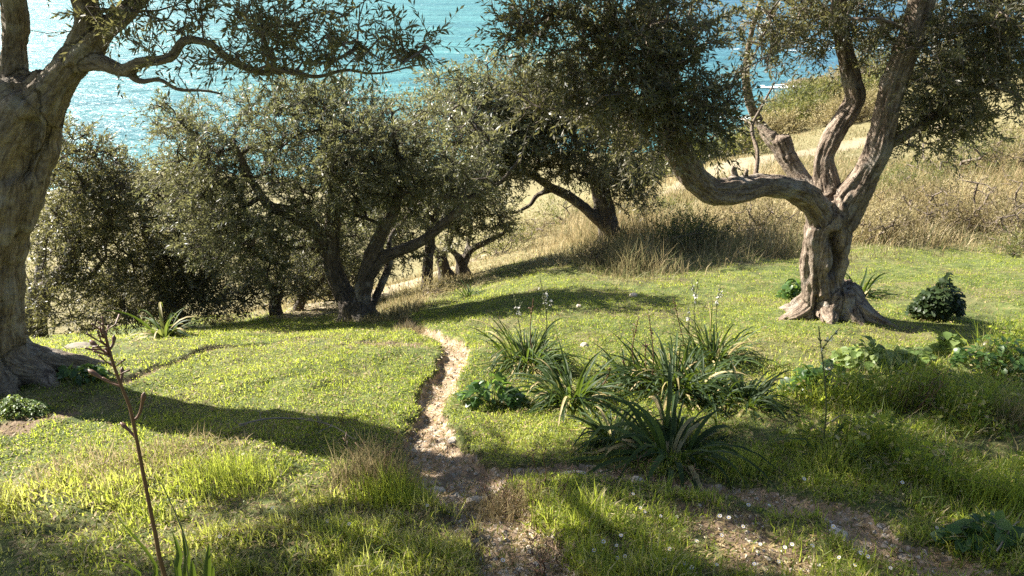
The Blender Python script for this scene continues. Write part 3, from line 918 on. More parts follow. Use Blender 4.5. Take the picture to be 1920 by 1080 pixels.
# --- twisted olive on the right with one limb lying nearly level
olive('gnarled pale olive standing on the lawn, one thick limb bent level before turning up', 'olive trees of the grove', (1555, 612, 6.45), [
    [(1551, 622, 0, .245), (1546, 580, 0, .205), (1545, 530, 0, .182), (1546, 480, 0, .182), (1549, 435, 0, .192), (1560, 395, 0, .175)],
    [(1550, 415, 0, .15), (1518, 372, -.15, .108), (1480, 352, -.3, .096), (1430, 348, -.48, .09), (1375, 356, -.65, .094), (1332, 356, -.8, .096), (1300, 330, -.92, .10), (1275, 288, -1.0, .094), (1255, 230, -1.1, .08), (1235, 150, -1.2, .075), (1220, 60, -1.2, .055), (1195, -60, -1.1, .04), (1180, -170, -1.0, .02)],
    [(1548, 400, .05, .11), (1508, 345, .22, .085), (1478, 298, .35, .085), (1462, 262, .42, .088)],
    [(1482, 300, .32, .07), (1448, 262, .45, .06), (1425, 232, .55, .05), (1405, 190, .6, .042), (1398, 130, .6, .03), (1412, 50, .6, .022), (1440, -40, .6, .012)],
    [(1382, 346, -.62, .03), (1374, 312, -.62, .02)],
    [(1394, 346, -.58, .026), (1401, 318, -.6, .018)],
    [(1412, 352, -.5, .022), (1418, 318, -.4, .021), (1420, 285, -.3, .018), (1410, 240, -.15, .014), (1428, 200, -.15, .011), (1455, 150, -.1, .007)],
    [(1560, 405, .04, .125), (1550, 345, .12, .10), (1545, 298, .16, .085), (1566, 248, .2, .082), (1600, 192, .25, .080), (1596, 145, .25, .07), (1580, 80, .28, .066), (1576, 10, .3, .055), (1560, -100, .3, .04), (1530, -230, .3, .02)],
    [(1566, 415, 0, .16), (1602, 362, -.04, .125), (1640, 295, -.1, .11), (1660, 225, -.12, .098), (1678, 150, -.15, .098), (1705, 75, -.2, .088), (1728, 5, -.22, .085), (1765, -110, -.25, .06), (1800, -260, -.3, .03)],
    [(1648, 275, -.1, .06), (1690, 256, -.1, .052), (1755, 215, -.12, .04), (1830, 165, -.15, .026), (1900, 110, -.2, .014)],
    ], [
    (1180, 40, 5.20, 170, 95, 1.5, 0.50), (1250, 165, 5.25, 120, 100, 1.7, 0.44), (1140, 150, 5.20, 120, 85, 1.5, 0.39), (1240, 262, 5.20, 85, 55, 1.6, 0.28), (1060, 70, 5.20, 110, 80, 1.5, 0.33), (1335, 110, 5.30, 95, 110, 1.6, 0.33), (1335, 225, 5.30, 62, 70, 1.5, 0.22),
    (975, 50, 5.20, 55, 50, 1.0, 0.19), (930, 62, 5.20, 30, 28, .8, 0.11), (1420, 50, 6.6, 60, 60, .9, .4), (1390, 190, 6.5, 30, 60, .9, .25), (1440, 110, 6.5, 40, 50, .7, .25), (1010, 190, 5.20, 70, 50, .8, 0.22), (1180, 240, 5.20, 70, 50, 1.2, 0.22),
    (1560, 25, 6.7, 120, 55, 1.3, .5), (1500, 45, 6.7, 60, 50, 1.1, .4), (1640, 50, 6.6, 70, 50, .9, .4), (1560, 100, 6.7, 60, 30, .7, .3),
    (1800, 70, 6.3, 140, 100, 1.8, .8), (1850, 180, 6.3, 110, 75, 1.7, .6), (1775, 195, 6.3, 80, 60, 1.6, .5), (1740, 245, 6.25, 60, 40, 1.3, .35), (1800, 255, 6.25, 50, 40, 1.1, .3), (1890, 110, 6.2, 90, 110, 1.6, .6), (1690, 120, 6.3, 40, 80, .5, .3),
    ('w', -0.35, 5.20, 2.10, 0.90, 0.50, 0.45, 3.60), ('w', 0.35, 4.70, 1.75, 0.80, 0.40, 0.35, 2.88), (1250, -140, 6.0, 260, 110, 1.4, 1.0), (1650, -130, 6.4, 260, 100, 1.3, 1.0), (1960, -20, 6.2, 130, 140, 1.5, .8), (1450, -260, 6.2, 300, 120, 1.2, 1.0)],
    M_BARK_B, M_LEAF, voxel=.0125, roots=[3.25, -1.9, -1.2, -.75, -.2, .5, 2.2], seed=23, gap=.12, ln=.062, wd=.014, rootlen=.55, rough=1.6, pack=1.38, grooves=[(1553, 515, 1556, 415, .035, .16), (1530, 600, 1522, 540, .03, .07)], limb_names={2: 'sawn_stub'})

# --- spreading olive in the middle of the left half
olive('spreading dense olive with several dark stems rising from the lawn edge, wide round crown', 'olive trees of the grove', (668, 602, 8.45), [
    [(672, 606, 0, .22), (664, 580, 0, .19), (655, 560, 0, .17)],
    [(660, 580, 0, .14), (634, 528, .05, .115), (620, 478, .05, .105), (626, 400, .1, .085), (618, 310, .1, .06), (600, 215, .1, .03)],
    [(622, 490, .05, .085), (590, 430, 0, .08), (540, 398, -.05, .075), (505, 385, -.1, .06), (470, 335, -.15, .045), (440, 270, -.2, .025)],
    [(672, 585, 0, .12), (690, 505, -.05, .095), (714, 440, -.1, .08), (740, 392, -.1, .06), (748, 320, 0, .045), (735, 240, 0, .025)],
    [(688, 520, -.05, .08), (722, 482, -.1, .068), (790, 452, -.2, .058), (845, 408, -.3, .05), (885, 372, -.3, .042), (935, 345, -.3, .028), (975, 300, -.3, .015)],
    [(690, 590, .1, .055), (714, 535, .15, .048), (730, 495, .2, .045), (735, 440, .3, .03), (790, 380, .4, .02)],
    ], [
    (590, 240, 8.45, 130, 85, 1.3, .8), (450, 265, 8.35, 110, 80, 1.3, .7), (370, 320, 8.35, 85, 80, 1.2, .6), (520, 370, 8.25, 120, 75, 1.3, .7), (700, 255, 8.45, 110, 85, 1.3, .8), (760, 330, 8.35, 100, 60, 1.3, .6),
    (845, 265, 8.35, 95, 85, 1.2, .7), (620, 340, 8.05, 130, 65, 1.3, .6), (855, 345, 8.15, 80, 40, 1.0, .4), (420, 430, 8.25, 110, 70, 1.2, .6), (500, 470, 8.25, 100, 60, 1.1, .5), (330, 225, 8.45, 55, 50, .9, .4), (560, 185, 8.55, 95, 40, .9, .4), (690, 390, 8.25, 90, 40, 1.0, .4), (440, 190, 8.45, 50, 35, .7, .3), (560, 450, 8.75, 110, 60, 1.1, .5), (640, 440, 8.85, 80, 60, 1.0, .5), (800, 390, 8.45, 70, 40, 1.0, .4), (660, 165, 8.55, 40, 35, .6, .3)],
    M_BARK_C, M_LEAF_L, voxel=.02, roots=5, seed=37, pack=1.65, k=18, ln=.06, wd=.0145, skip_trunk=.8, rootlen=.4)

# --- tree behind, its sunlit top showing right of the spreading one
olive('sunlit olive top rising behind spreading tree against the turquoise water', 'olive trees of the grove', (800, 560, 11.0), [
    [(800, 570, 0, .12), (802, 500, 0, .09), (808, 440, 0, .08)], [(808, 450, 0, .06), (830, 350, 0, .05), (860, 260, 0, .05), (880, 180, 0, .02)], [(806, 450, 0, .05), (790, 350, 0, .06), (800, 250, 0, .02)], [(812, 440, .1, .05), (880, 340, .2, .06), (930, 260, .3, .02)]],
    [(845, 190, 11, 75, 55, 1.2, .8), (790, 195, 11, 50, 45, 1.0, .6), (910, 190, 11, 75, 75, 1.3, .8), (960, 150, 11.2, 70, 50, 1.1, .7), (850, 270, 11, 120, 70, 1.2, 1.0), (940, 270, 11, 80, 60, 1.2, .8), (990, 210, 11.3, 70, 70, 1.1, .7), (760, 380, 11, 90, 60, 1.1, .8), (690, 430, 10.8, 80, 50, 1.0, .7), (830, 350, 11, 90, 50, 1.1, .7), (740, 460, 10.8, 60, 35, .9, .5), (900, 340, 11.2, 80, 45, 1.0, .6), (640, 500, 10.8, 70, 40, 1.0, .5), (720, 300, 11, 90, 70, 1.0, .7), (600, 440, 11, 90, 60, 1.0, .6)],
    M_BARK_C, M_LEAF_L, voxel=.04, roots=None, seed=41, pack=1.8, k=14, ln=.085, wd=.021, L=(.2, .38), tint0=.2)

# --- dark single-stemmed olive beyond the lawn
olive('olive beyond the lawn with sawn off top and one slanting branch', 'olive trees of the grove', (1148, 460, 12.0), [
    [(1150, 466, 0, .21), (1142, 430, 0, .165), (1133, 385, 0, .15), (1122, 345, 0, .14), (1104, 318, 0, .13)],
    [(1142, 432, 0, .10), (1110, 402, -.1, .09), (1070, 370, -.2, .08), (1035, 352, -.2, .07), (1000, 330, -.3, .055), (960, 312, -.3, .035), (920, 300, -.3, .02)],
    [(1040, 355, -.2, .045), (1008, 366, -.2, .038), (992, 386, -.2, .03), (962, 398, -.2, .02)],
    [(1116, 335, .05, .08), (1085, 280, .1, .06), (1060, 210, .1, .04), (1040, 150, .1, .02)],
    [(1128, 365, .1, .06), (1160, 310, .2, .045), (1190, 250, .2, .02)],
    ], [
    (1000, 250, 11.6, 100, 85, 1.4, 1.2), (1095, 265, 11.8, 110, 75, 1.5, 1.2), (1180, 310, 12.0, 60, 45, 1.2, .7), (960, 205, 11.5, 70, 60, 1.2, .8), (1050, 170, 11.8, 100, 70, 1.4, 1.0), (1185, 385, 12.2, 45, 45, 1.4, .5), (1165, 340, 12.1, 50, 40, 1.0, .5), (940, 290, 11.5, 60, 40, 1.0, .6), (1020, 310, 11.6, 80, 30, .9, .6), (1230, 350, 12.2, 25, 45, .9, .3), (1160, 230, 12, 70, 60, 1.3, .8)],
    M_BARK_C, M_LEAF, voxel=.03, roots=4, seed=53, pack=1.8, k=14, ln=.08, wd=.02, L=(.2, .36), rootlen=.3)

# --- the small pair beyond the trail
olive('small leaning olive at the end of the trail, nearer the pale sand', 'olive trees of the grove', (838, 530, 11.5), [
    [(840, 534, 0, .14), (833, 505, 0, .11), (826, 482, 0, .095)], [(828, 490, 0, .07), (808, 455, 0, .05), (800, 420, 0, .02)], [(828, 488, 0, .06), (845, 450, .1, .045), (850, 410, .1, .02)]],
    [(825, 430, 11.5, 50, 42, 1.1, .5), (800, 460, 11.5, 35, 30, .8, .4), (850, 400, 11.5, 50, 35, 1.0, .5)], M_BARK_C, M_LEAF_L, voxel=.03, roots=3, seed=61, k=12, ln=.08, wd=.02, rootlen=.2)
olive('small olive with a V shaped pair of stems, beside the start of the slope', 'olive trees of the grove', (868, 522, 11.6), [
    [(869, 528, 0, .13), (866, 508, 0, .11), (864, 495, 0, .09)], [(865, 500, 0, .07), (856, 478, 0, .055), (842, 465, 0, .04), (835, 440, 0, .02)], [(867, 502, 0, .075), (882, 470, 0, .06), (915, 452, -.1, .05), (945, 436, -.1, .03), (960, 410, -.1, .015)], [(870, 490, .1, .05), (878, 455, .1, .04), (885, 415, .1, .02)]],
    [(890, 415, 11.6, 65, 38, 1.1, .6), (935, 410, 11.5, 40, 35, 1.0, .4), (880, 380, 11.6, 50, 30, 1.0, .4), (950, 375, 11.6, 40, 30, .8, .4)], M_BARK_C, M_LEAF_L, voxel=.03, roots=3, seed=67, k=12, ln=.08, wd=.02, rootlen=.2)

# --- the dense row below the lawn on the left
olive('rounded olive just right of the big furrowed trunk, its top against the sea', 'olive trees of the grove', (70, 640, 8.8), [
    [(60, 650, 0, .18), (65, 580, 0, .14), (80, 545, 0, .13)], [(78, 550, 0, .10), (118, 512, 0, .085), (140, 470, 0, .07), (142, 420, 0, .05), (150, 340, 0, .03)], [(85, 545, 0, .06), (125, 525, .1, .05), (165, 520, .1, .04), (200, 480, .1, .02)], [(75, 550, .1, .08), (80, 470, .2, .05), (110, 380, .2, .02)]],
    [(150, 300, 8.8, 70, 55, 1.0, .6), (120, 270, 8.8, 45, 40, .7, .4), (150, 380, 8.8, 90, 70, 1.3, .8), (115, 470, 8.7, 80, 80, 1.3, .7), (215, 390, 8.9, 65, 75, 1.2, .6), (200, 480, 8.9, 80, 60, 1.3, .6), (120, 560, 8.7, 80, 50, 1.0, .5), (195, 330, 8.9, 60, 40, 1.0, .4)],
    M_BARK_C, M_LEAF, voxel=.03, seed=71, pack=1.65, k=14, ln=.07, wd=.018, L=(.18, .34), tint0=.1)
olive('low bushy olive behind the dry grass clump, between rounded and spreading olives', 'olive trees of the grove', (330, 625, 9.4), [
    [(335, 640, 0, .17), (320, 575, 0, .13), (303, 530, 0, .12)], [(305, 535, 0, .09), (290, 490, 0, .075), (270, 430, 0, .05), (260, 360, 0, .025)], [(312, 545, .1, .08), (350, 480, .2, .06), (380, 400, .2, .03)]],
    [(290, 360, 9.5, 80, 60, 1.2, .7), (270, 440, 9.5, 90, 70, 1.4, .8), (360, 470, 9.4, 100, 70, 1.4, .8), (300, 530, 9.3, 120, 55, 1.4, .8), (400, 545, 9.3, 90, 50, 1.3, .7), (210, 560, 9.3, 80, 50, 1.2, .7), (380, 390, 9.5, 80, 60, 1.2, .7), (250, 600, 9.2, 140, 25, 1.0, .6)],
    M_BARK_C, M_LEAF, voxel=.03, seed=73, pack=1.7, k=14, ln=.07, wd=.018, L=(.18, .34))
olive('thin olive with bent stem at the lawn edge, just left of the spreading tree', 'olive trees of the grove', (522, 604, 9.6), [
    [(525, 612, 0, .11), (516, 575, 0, .085), (522, 545, 0, .075), (528, 515, 0, .06)], [(520, 560, 0, .05), (500, 530, 0, .045), (470, 500, 0, .02)], [(527, 520, 0, .045), (540, 480, 0, .03), (550, 440, 0, .015)]],
    [(470, 545, 9.6, 75, 40, 1.2, .6), (510, 500, 9.7, 80, 45, 1.2, .6), (560, 520, 9.8, 50, 40, 1.0, .5), (420, 580, 9.5, 60, 25, 1.0, .4), (590, 560, 10.2, 60, 40, .9, .5)],
    M_BARK_C, M_LEAF, voxel=.025, seed=79, k=14, ln=.065, wd=.017)
olive('small slanting olive between bent stem and spreading tree, in front of pale sand', 'olive trees of the grove', (556, 604, 10.0), [
    [(553, 610, 0, .09), (560, 575, 0, .075), (575, 550, 0, .06)], [(572, 555, 0, .045), (600, 530, 0, .03), (620, 500, 0, .015)], [(565, 565, 0, .04), (555, 530, 0, .03), (560, 490, 0, .015)]],
    [(600, 500, 10.1, 55, 40, 1.1, .5), (560, 480, 10.1, 50, 35, 1.1, .5), (640, 520, 10.3, 40, 45, 1.0, .4), (700, 500, 10.6, 45, 35, .9, .4)],
    M_BARK_C, M_LEAF, voxel=.025, seed=83, k=12, ln=.065, wd=.017)

# ------------------------------------------------------------------ grass
def blades(x, y, z, h, w, tint, seed, lean=.5, name_bend=.5):
    """one curved blade per point: five vertices each"""
    r = np.random.default_rng(seed)
    n = len(x)
    a = r.uniform(0, 2 * math.pi, n)
    sd = np.stack([np.cos(a), np.sin(a), np.zeros(n)], 1)
    b = a + r.normal(size=n) * .8 + math.pi / 2
    ld = np.stack([np.cos(b), np.sin(b), np.zeros(n)], 1)
    le = np.abs(r.normal(size=n)) * lean
    bd = np.abs(r.normal(size=n)) * name_bend
    p = np.stack([x, y, z - .006], 1)
    up = np.array([0, 0, 1.0])
    mid = p + h[:, None] * .55 * unit(up + ld * le[:, None])
    tip = mid + h[:, None] * .5 * unit(up * (1 - .35 * bd)[:, None] + ld * (le + bd)[:, None])
    hw = sd * (w * .5)[:, None]
    v = np.stack([p - hw, p + hw, mid - hw * .75, mid + hw * .75, tip], 1).reshape(-1, 3)
    o = np.arange(n)[:, None] * 5
    f4 = o + np.array([[0, 1, 3, 2]]); f3 = o + np.array([[2, 3, 4]])
    return v, [f4, f3], np.repeat(tint, 5)

def flakes(p, size, tint, seed, flat=.6):
    """small oval leaflets lying at all tilts"""
    r = np.random.default_rng(seed)
    n = len(p)
    nrm = unit(r.normal(size=(n, 3)) * flat + np.array([0, 0, 1.0]))
    u = unit(np.cross(nrm, r.normal(size=(n, 3)))); w = np.cross(nrm, u)
    s = size[:, None]
    v = np.stack([p - u * s * .5, p + w * s * .36, p + u * s * .5, p - w * s * .36], 1).reshape(-1, 3)
    return v, np.arange(n * 4).reshape(n, 4), np.repeat(tint, 4)

def scatter(n, r0, r1, ang, seed):
    r = np.random.default_rng(seed)
    rr = r0 * (r1 / r0) ** r.uniform(0, 1, n)
    a = np.radians(r.uniform(ang[0], ang[1], n))
    return np.sin(a) * rr, np.cos(a) * rr, rr, r

def fg_len(x, y):
    """how long the grass is: short lawn in the middle, rank growth near and to the right"""
    e = n2(x, y, .8, 2, 77) * .35
    near = 1 - smooth(2.6, 3.5, y + e - .12 * np.abs(x))
    right = smooth(1.4, 2.2, x + e) * (1 - smooth(4.6, 5.6, y + e))
    return np.clip(np.maximum(near, right * 1.15), 0, 1.15)

def build_turf():
    x, y, rr, r = scatter(470000, 1.6, 13.5, (-43, 43), 101)
    t, b, p, l, far = dirt_masks(x, y)
    d = dryness(x, y)
    bare = smooth(.03, .38, n2(x, y, 1.9, 4, 88))
    L = fg_len(x, y)
    keep = r.uniform(0, 1, len(x)) < (1 - np.maximum(np.maximum(t * .97, b * .9), np.maximum(p * .8, l * .85))) * (1 - .8 * bare * (1 - .3 * L)) * (1 - .9 * d)
    x, y, rr, L, bare, d_ = x[keep], y[keep], rr[keep], L[keep], bare[keep], d[keep]
    # rank grass grows in clumps with thin places between
    c1 = n2(x, y, 5.5, 2, 90); c2 = n2(x, y, 1.6, 2, 89)
    r = np.random.default_rng(100)
    keep = r.uniform(0, 1, len(x)) < 1 - L * np.clip(.62 - 1.6 * c1 - .7 * c2, 0, .82)
    x, y, rr, L, bare, c1, c2, d_ = x[keep], y[keep], rr[keep], L[keep], bare[keep], c1[keep], c2[keep], d_[keep]
    r = np.random.default_rng(99)
    z = H(x, y)
    cl = n2(x, y, 3.2, 3, 91)
    h = (.020 + .023 * L) * (1 + .8 * cl + L * (.7 * c1 + .6 * c2)) * (.4 + .75 * r.gamma(3.0, .32, len(x)))
    h = np.maximum(h, .012)
    w = (.0028 + .0006 * rr) * (1 + .35 * L) * r.uniform(.6, 1.4, len(x))
    tint = .50 + .50 * n2(x, y, 1.1, 4, 95) + .12 * cl + r.normal(size=len(x)) * .11 - .16 * L
    strawy = r.uniform(0, 1, len(x)) < (.07 + .20 * L + .60 * L * smooth(-.05, .4, n2(x, y, 1.0, 3, 97)) + .18 * bare + .13 * (1 - L) * smooth(.08, .5, n2(x, y, .9, 4, 98)) + .5 * d_)
    tint = np.where(strawy, r.uniform(.82, 1, len(x)), np.clip(tint, 0, .80))
    bag = Bag()
    v, f, tt = blades(x, y, z, h, w, tint, 102, .6, .8)
    bag.add(v, f, tint=tt)
    # clover and moss leaflets between the blades
    x, y, rr, r = scatter(230000, 1.6, 12.5, (-43, 43), 103)
    t, b, p, l, far = dirt_masks(x, y)
    keep = r.uniform(0, 1, len(x)) < (1 - np.maximum(np.maximum(t, b), np.maximum(p, l))) * (1 - .95 * dryness(x, y)) * (1 - .75 * smooth(.10, .42, n2(x, y, 1.9, 4, 88)))
    x, y, rr = x[keep], y[keep], rr[keep]
    r = np.random.default_rng(104)
    Lf = fg_len(x, y)
    k2 = r.uniform(0, 1, len(x)) < 1 - Lf * np.clip(.65 - 1.5 * n2(x, y, 5.5, 2, 90) - .6 * n2(x, y, 1.6, 2, 89), 0, .8)
    x, y, rr = x[k2], y[k2], rr[k2]
    z = H(x, y) + r.uniform(.004, .030, len(x)) * (1 + .6 * fg_len(x, y))
    tint = np.clip(.48 + .5 * n2(x, y, 1.1, 4, 95) + r.normal(size=len(x)) * .13, 0, .80)
    tint = np.where(r.uniform(0, 1, len(x)) < .08 + .12 * fg_len(x, y), r.uniform(.83, 1, len(x)), tint)
    v, f, tt = flakes(np.stack([x, y, z], 1), r.uniform(.005, .012, len(x)) * (1 + .03 * rr), np.minimum(tint, .72) * (tint < .8) + tint * (tint >= .8), 105)
    bag.add(v, f, tint=tt)
    tag(link('grass', bag.mesh('grass'), M_GRASS), 'short yellow green turf covering the clearing under the olives', 'grass', kind='stuff')
build_turf()

def build_dry_grass():
    x, y, rr, r = scatter(330000, 5.5, 62, (-40, 42), 111)
    d = dryness(x, y)
    t, b, p, l, far = dirt_masks(x, y)
    cl = n2(x, y, .75, 4, 113)
    keep = (r.uniform(0, 1, len(x)) < d * (1 - far * .93) * (.55 + .45 * smooth(-.35, .2, cl))) & (H(x, y) > SEA_Z + 1)
    x, y, rr, cl, d = x[keep], y[keep], rr[keep], cl[keep], d[keep]
    z = H(x, y)
    tall = smooth(.4, 2.0, x) * (1 - smooth(16, 24, y)) * (1 + .5 * smooth(-.1, .4, n2(x, y, .5, 2, 119)))
    h = (.11 + .25 * tall) * np.clip(1 + 1.5 * cl, .25, 2.2) * r.uniform(.45, 1.4, len(x)) * (.35 + .65 * d)
    h = np.maximum(h, .04)
    w = (.0022 + .0006 * rr) * r.uniform(.7, 1.3, len(x))
    tint = np.clip(.56 + .75 * n2(x, y, .9, 4, 115) + r.normal(size=len(x)) * .18, .08, 1)
    green = r.uniform(0, 1, len(x)) < .10 + .65 * smooth(.0, .4, n2(x, y, .4, 3, 117)) * (.5 + .5 * smooth(20, 35, y)) + .45 * smooth(24, 34, y) + .35 * (1 - smooth(10.3, 12.5, y)) + .12
    tint = np.where(green, r.uniform(0, .2, len(x)) + .06 * smooth(24, 34, y), tint)
    bag = Bag()
    v, f, tt = blades(x, y, z, h, w, tint, 112, .55, .7)
    bag.add(v, f, tint=tt)
    tag(link('dry_grass', bag.mesh('dry_grass'), M_STRAW), 'tall straw coloured dry grass over the bank and slope', 'dry grass', kind='stuff')
build_dry_grass()

# ------------------------------------------------------------------ strap leaved plants
def strap_leaves(bag, base, n, length, width, seed, spread=.10, erect=(40, 86), arch=1.0, dead=.06, tint=(0, .8), az=None):
    r = np.random.default_rng(seed)
    K = 9
    for i in range(n):
        a = r.uniform(0, 2 * math.pi) if az is None else az[0] + r.normal() * az[1]
        el = math.radians(r.uniform(*erect))
        Ln = length * r.uniform(.4, 1.2)
        isdead = r.uniform() < dead
        ar = arch * r.uniform(.4, 1.5) * (1.7 if isdead else 1)
        o = np.array([math.cos(a), math.sin(a), 0]) * spread * r.uniform(.1, 1)
        p = np.array(base) + o
        p[2] = H(p[0], p[1])[0] - .01
        pts = [p.copy()]
        ang = el
        tw = a + r.normal() * .15
        for k in range(K - 1):
            ang -= ar * (.10 + .26 * (k / K)) * (1.15 if el < 1 else 1) + (r.uniform(.5, 1.2) if r.uniform() < .05 else 0)
            ang = max(ang, -1.15)
            tw += r.normal() * .03
            p = p + np.array([math.cos(tw) * math.cos(ang), math.sin(tw) * math.cos(ang), math.sin(ang)]) * Ln / (K - 1)
            pts.append(p.copy())
        pts = np.array(pts)
        zf = H(pts[:, 0], pts[:, 1]) + .012
        pts[1:, 2] = np.maximum(pts[1:, 2], zf[1:])
        T = unit(np.gradient(pts, axis=0))
        sd = unit(np.cross(T, np.array([0, 0, 1.0]) + r.normal(size=3) * .25))
        up = np.cross(sd, T)
        s = np.linspace(0, 1, K)
        w = width * r.uniform(.75, 1.2) * np.where(s < .15, .75 + 1.6 * s, 1) * (1 - np.clip((s - .35) / .65, 0, 1) ** 1.6 * .97) * .5
        v = np.stack([pts - sd * w[:, None] + up * w[:, None] * .45, pts, pts + sd * w[:, None] + up * w[:, None] * .45], 1).reshape(-1, 3)
        k = np.arange(K - 1)[:, None] * 3
        f = np.concatenate([k + np.array([[0, 1, 4, 3]]), k + np.array([[1, 2, 5, 4]])])
        bag.add(v, f, tint=(r.uniform(.9, 1) if isdead else r.uniform(*tint)))

def star_flower(bag, c, size, r, n=6):
    nrm = unit(r.normal(size=3) + np.array([0, -.3, .3]))
    u = unit(np.cross(nrm, r.normal(size=3))); w = np.cross(nrm, u)
    for k in range(n):
        a = k * 2 * math.pi / n
        d = math.cos(a) * u + math.sin(a) * w
        q = -math.sin(a) * u + math.cos(a) * w
        tip = c + d * size + nrm * size * .25
        m = c + d * size * .55 + nrm * size * .22
        bag.add([c, m + q * size * .2, tip, m - q * size * .2], np.array([[0, 1, 2, 3]]))

def flower_stalk(root, rb, p0, top, seed, dark=False, blossoms=10, branches=3, rad=.0045):
    """one stalk as a part, its blossoms as sub-parts"""
    r = np.random.default_rng(seed)
    p0, top = np.array(p0, float), np.array(top, float)
    mid = (p0 + top) / 2 + r.normal(size=3) * np.array([.03, .03, 0])
    line = catmull(np.array([p0, mid, top]), .04)
    bag = Bag()
    Ln = np.linalg.norm(top - p0)
    v, f = tube(line, np.linspace(rad, rad * .55, len(line)), 6)
    bag.add(v, f)
    tips = [(line, .78)]
    for k in range(branches):
        i = int(len(line) * r.uniform(.62, .85))
        a = r.uniform(0, 2 * math.pi)
        d = np.array([math.cos(a) * .45, math.sin(a) * .45, 1.0])
        q = line[i] + d[None] * np.linspace(0, Ln * r.uniform(.10, .2), 6)[:, None]
        v, f = tube(q, np.linspace(rad * .6, rad * .4, 6), 5)
        bag.add(v, f); tips.append((q, .35))
    heads = []
    for q, s0 in tips:
        bl = Bag()
        for k in range(blossoms):
            i = int((len(q) - 1) * r.uniform(s0, 1))
            c = q[i] + r.normal(size=3) * .006
            if not dark and r.uniform() < .42:
                star_flower(bl, c, r.uniform(.008, .013), r)
            else:
                e = c + unit(r.normal(size=3) + np.array([0, 0, .8])) * r.uniform(.010, .020)
                v, f = tube(np.array([q[i], (q[i] + e) / 2, e]), [.0014, .0040, .0015], 5)
                bag.add(v, f)
        if bl.n: heads.append(bl)
    st = link('flower_stalk', bag.mesh('flower_stalk', rb), M_STALK_D if dark else M_STALK, root)
    for bl in heads:
        link('blossom', bl.mesh('blossom', rb), M_PETAL, st)

def asphodel(label, px, py, n, length, width, seed, stalks=(), spread=.10, erect=(34, 90), arch=1.05, dead=.14, tint=(0, .8), group='asphodel plants of the clearing', near=1.2):
    g = G(px, py, near)
    g[2] = H(g[0], g[1])[0]
    root = empty('asphodel_plant', g, label, 'plant', group)
    bag = Bag()
    strap_leaves(bag, g, n, length, width, seed, spread, erect, arch, dead, tint)
    link('leaf_rosette', bag.mesh('leaf_rosette', g), M_STRAP, root)
    for i, (tx, ty, bx, dk, nb, br) in enumerate(stalks):
        b0 = G(bx, py - 4, near)
        b0[2] = H(b0[0], b0[1])[0]
        flower_stalk(root, g, b0, P(tx, ty, b0[1] + (i % 2) * .05), seed * 7 + i, dk, nb, br)
    return root

asphodel('bright asphodel clump beside the trail bend with two pale flower stalks', 990, 692, 230, .46, .014, 201, [(962, 548, 985, False, 9, 2), (1012, 518, 1010, False, 12, 3), (1000, 560, 1000, True, 5, 1)], .16, tint=(.2, .85), arch=1.1)
asphodel('arching asphodel clump with silvery leaf undersides, next after the bright one by the trail', 1072, 750, 170, .44, .016, 202, [(1145, 690, 1110, True, 8, 1)], .13, tint=(.1, .75), arch=1.2)
asphodel('broad dark asphodel clump in the middle of the row with dark bud stalks', 1262, 728, 280, .46, .017, 203, [(1198, 592, 1205, True, 7, 1), (1216, 590, 1222, True, 7, 1), (1210, 640, 1212, True, 6, 1)], .24, tint=(0, .6))
asphodel('sunlit asphodel clump farthest up the row, three tall pinkish flower spikes', 1338, 672, 190, .44, .015, 204, [(1310, 520, 1318, False, 14, 2), (1350, 535, 1352, False, 12, 2), (1263, 560, 1290, True, 5, 1), (1290, 570, 1300, False, 8, 1)], .17, tint=(.3, .95), dead=.09)
asphodel('large asphodel nearest the lower path with wide drooping straps', 1258, 850, 78, .62, .027, 205, [], .16, tint=(.1, .8), arch=1.55, dead=.10, erect=(25, 90))
asphodel('low dark asphodel tuft left of the large drooping one', 1150, 822, 90, .34, .016, 206, [], .09, tint=(0, .6), arch=1.2)
asphodel('asphodel with dried arching straps at the lawn edge below the bushy olive', 310, 640, 44, .50, .026, 207, [], .07, tint=(.2, .9), dead=.38, erect=(30, 85), arch=1.1)
asphodel('small dark asphodel in the tree shade beside the two small olives', 880, 552, 50, .32, .014, 208, [], .10, tint=(0, .5))
asphodel('dark asphodel tucked behind the foot of the gnarled pale olive', 1610, 552, 60, .42, .022, 209, [], .12, tint=(0, .5))
asphodel('dark asphodel filling the gap behind the arching clump', 1178, 716, 120, .36, .015, 210, [(1165, 668, 1170, True, 5, 1)], .14, tint=(0, .5))
asphodel('low shaded asphodel at the shadow edge right of the row', 1395, 760, 110, .34, .016, 211, [], .15, tint=(0, .4), arch=1.4)
asphodel('dark flattened asphodel between the broad dark clump and the shaded one', 1325, 742, 130, .38, .016, 213, [], .17, tint=(0, .4), arch=1.3)
asphodel('green tuft of straps standing up in the dry bank', 1790, 398, 40, .55, .03, 212, [], .12, tint=(.3, .85))

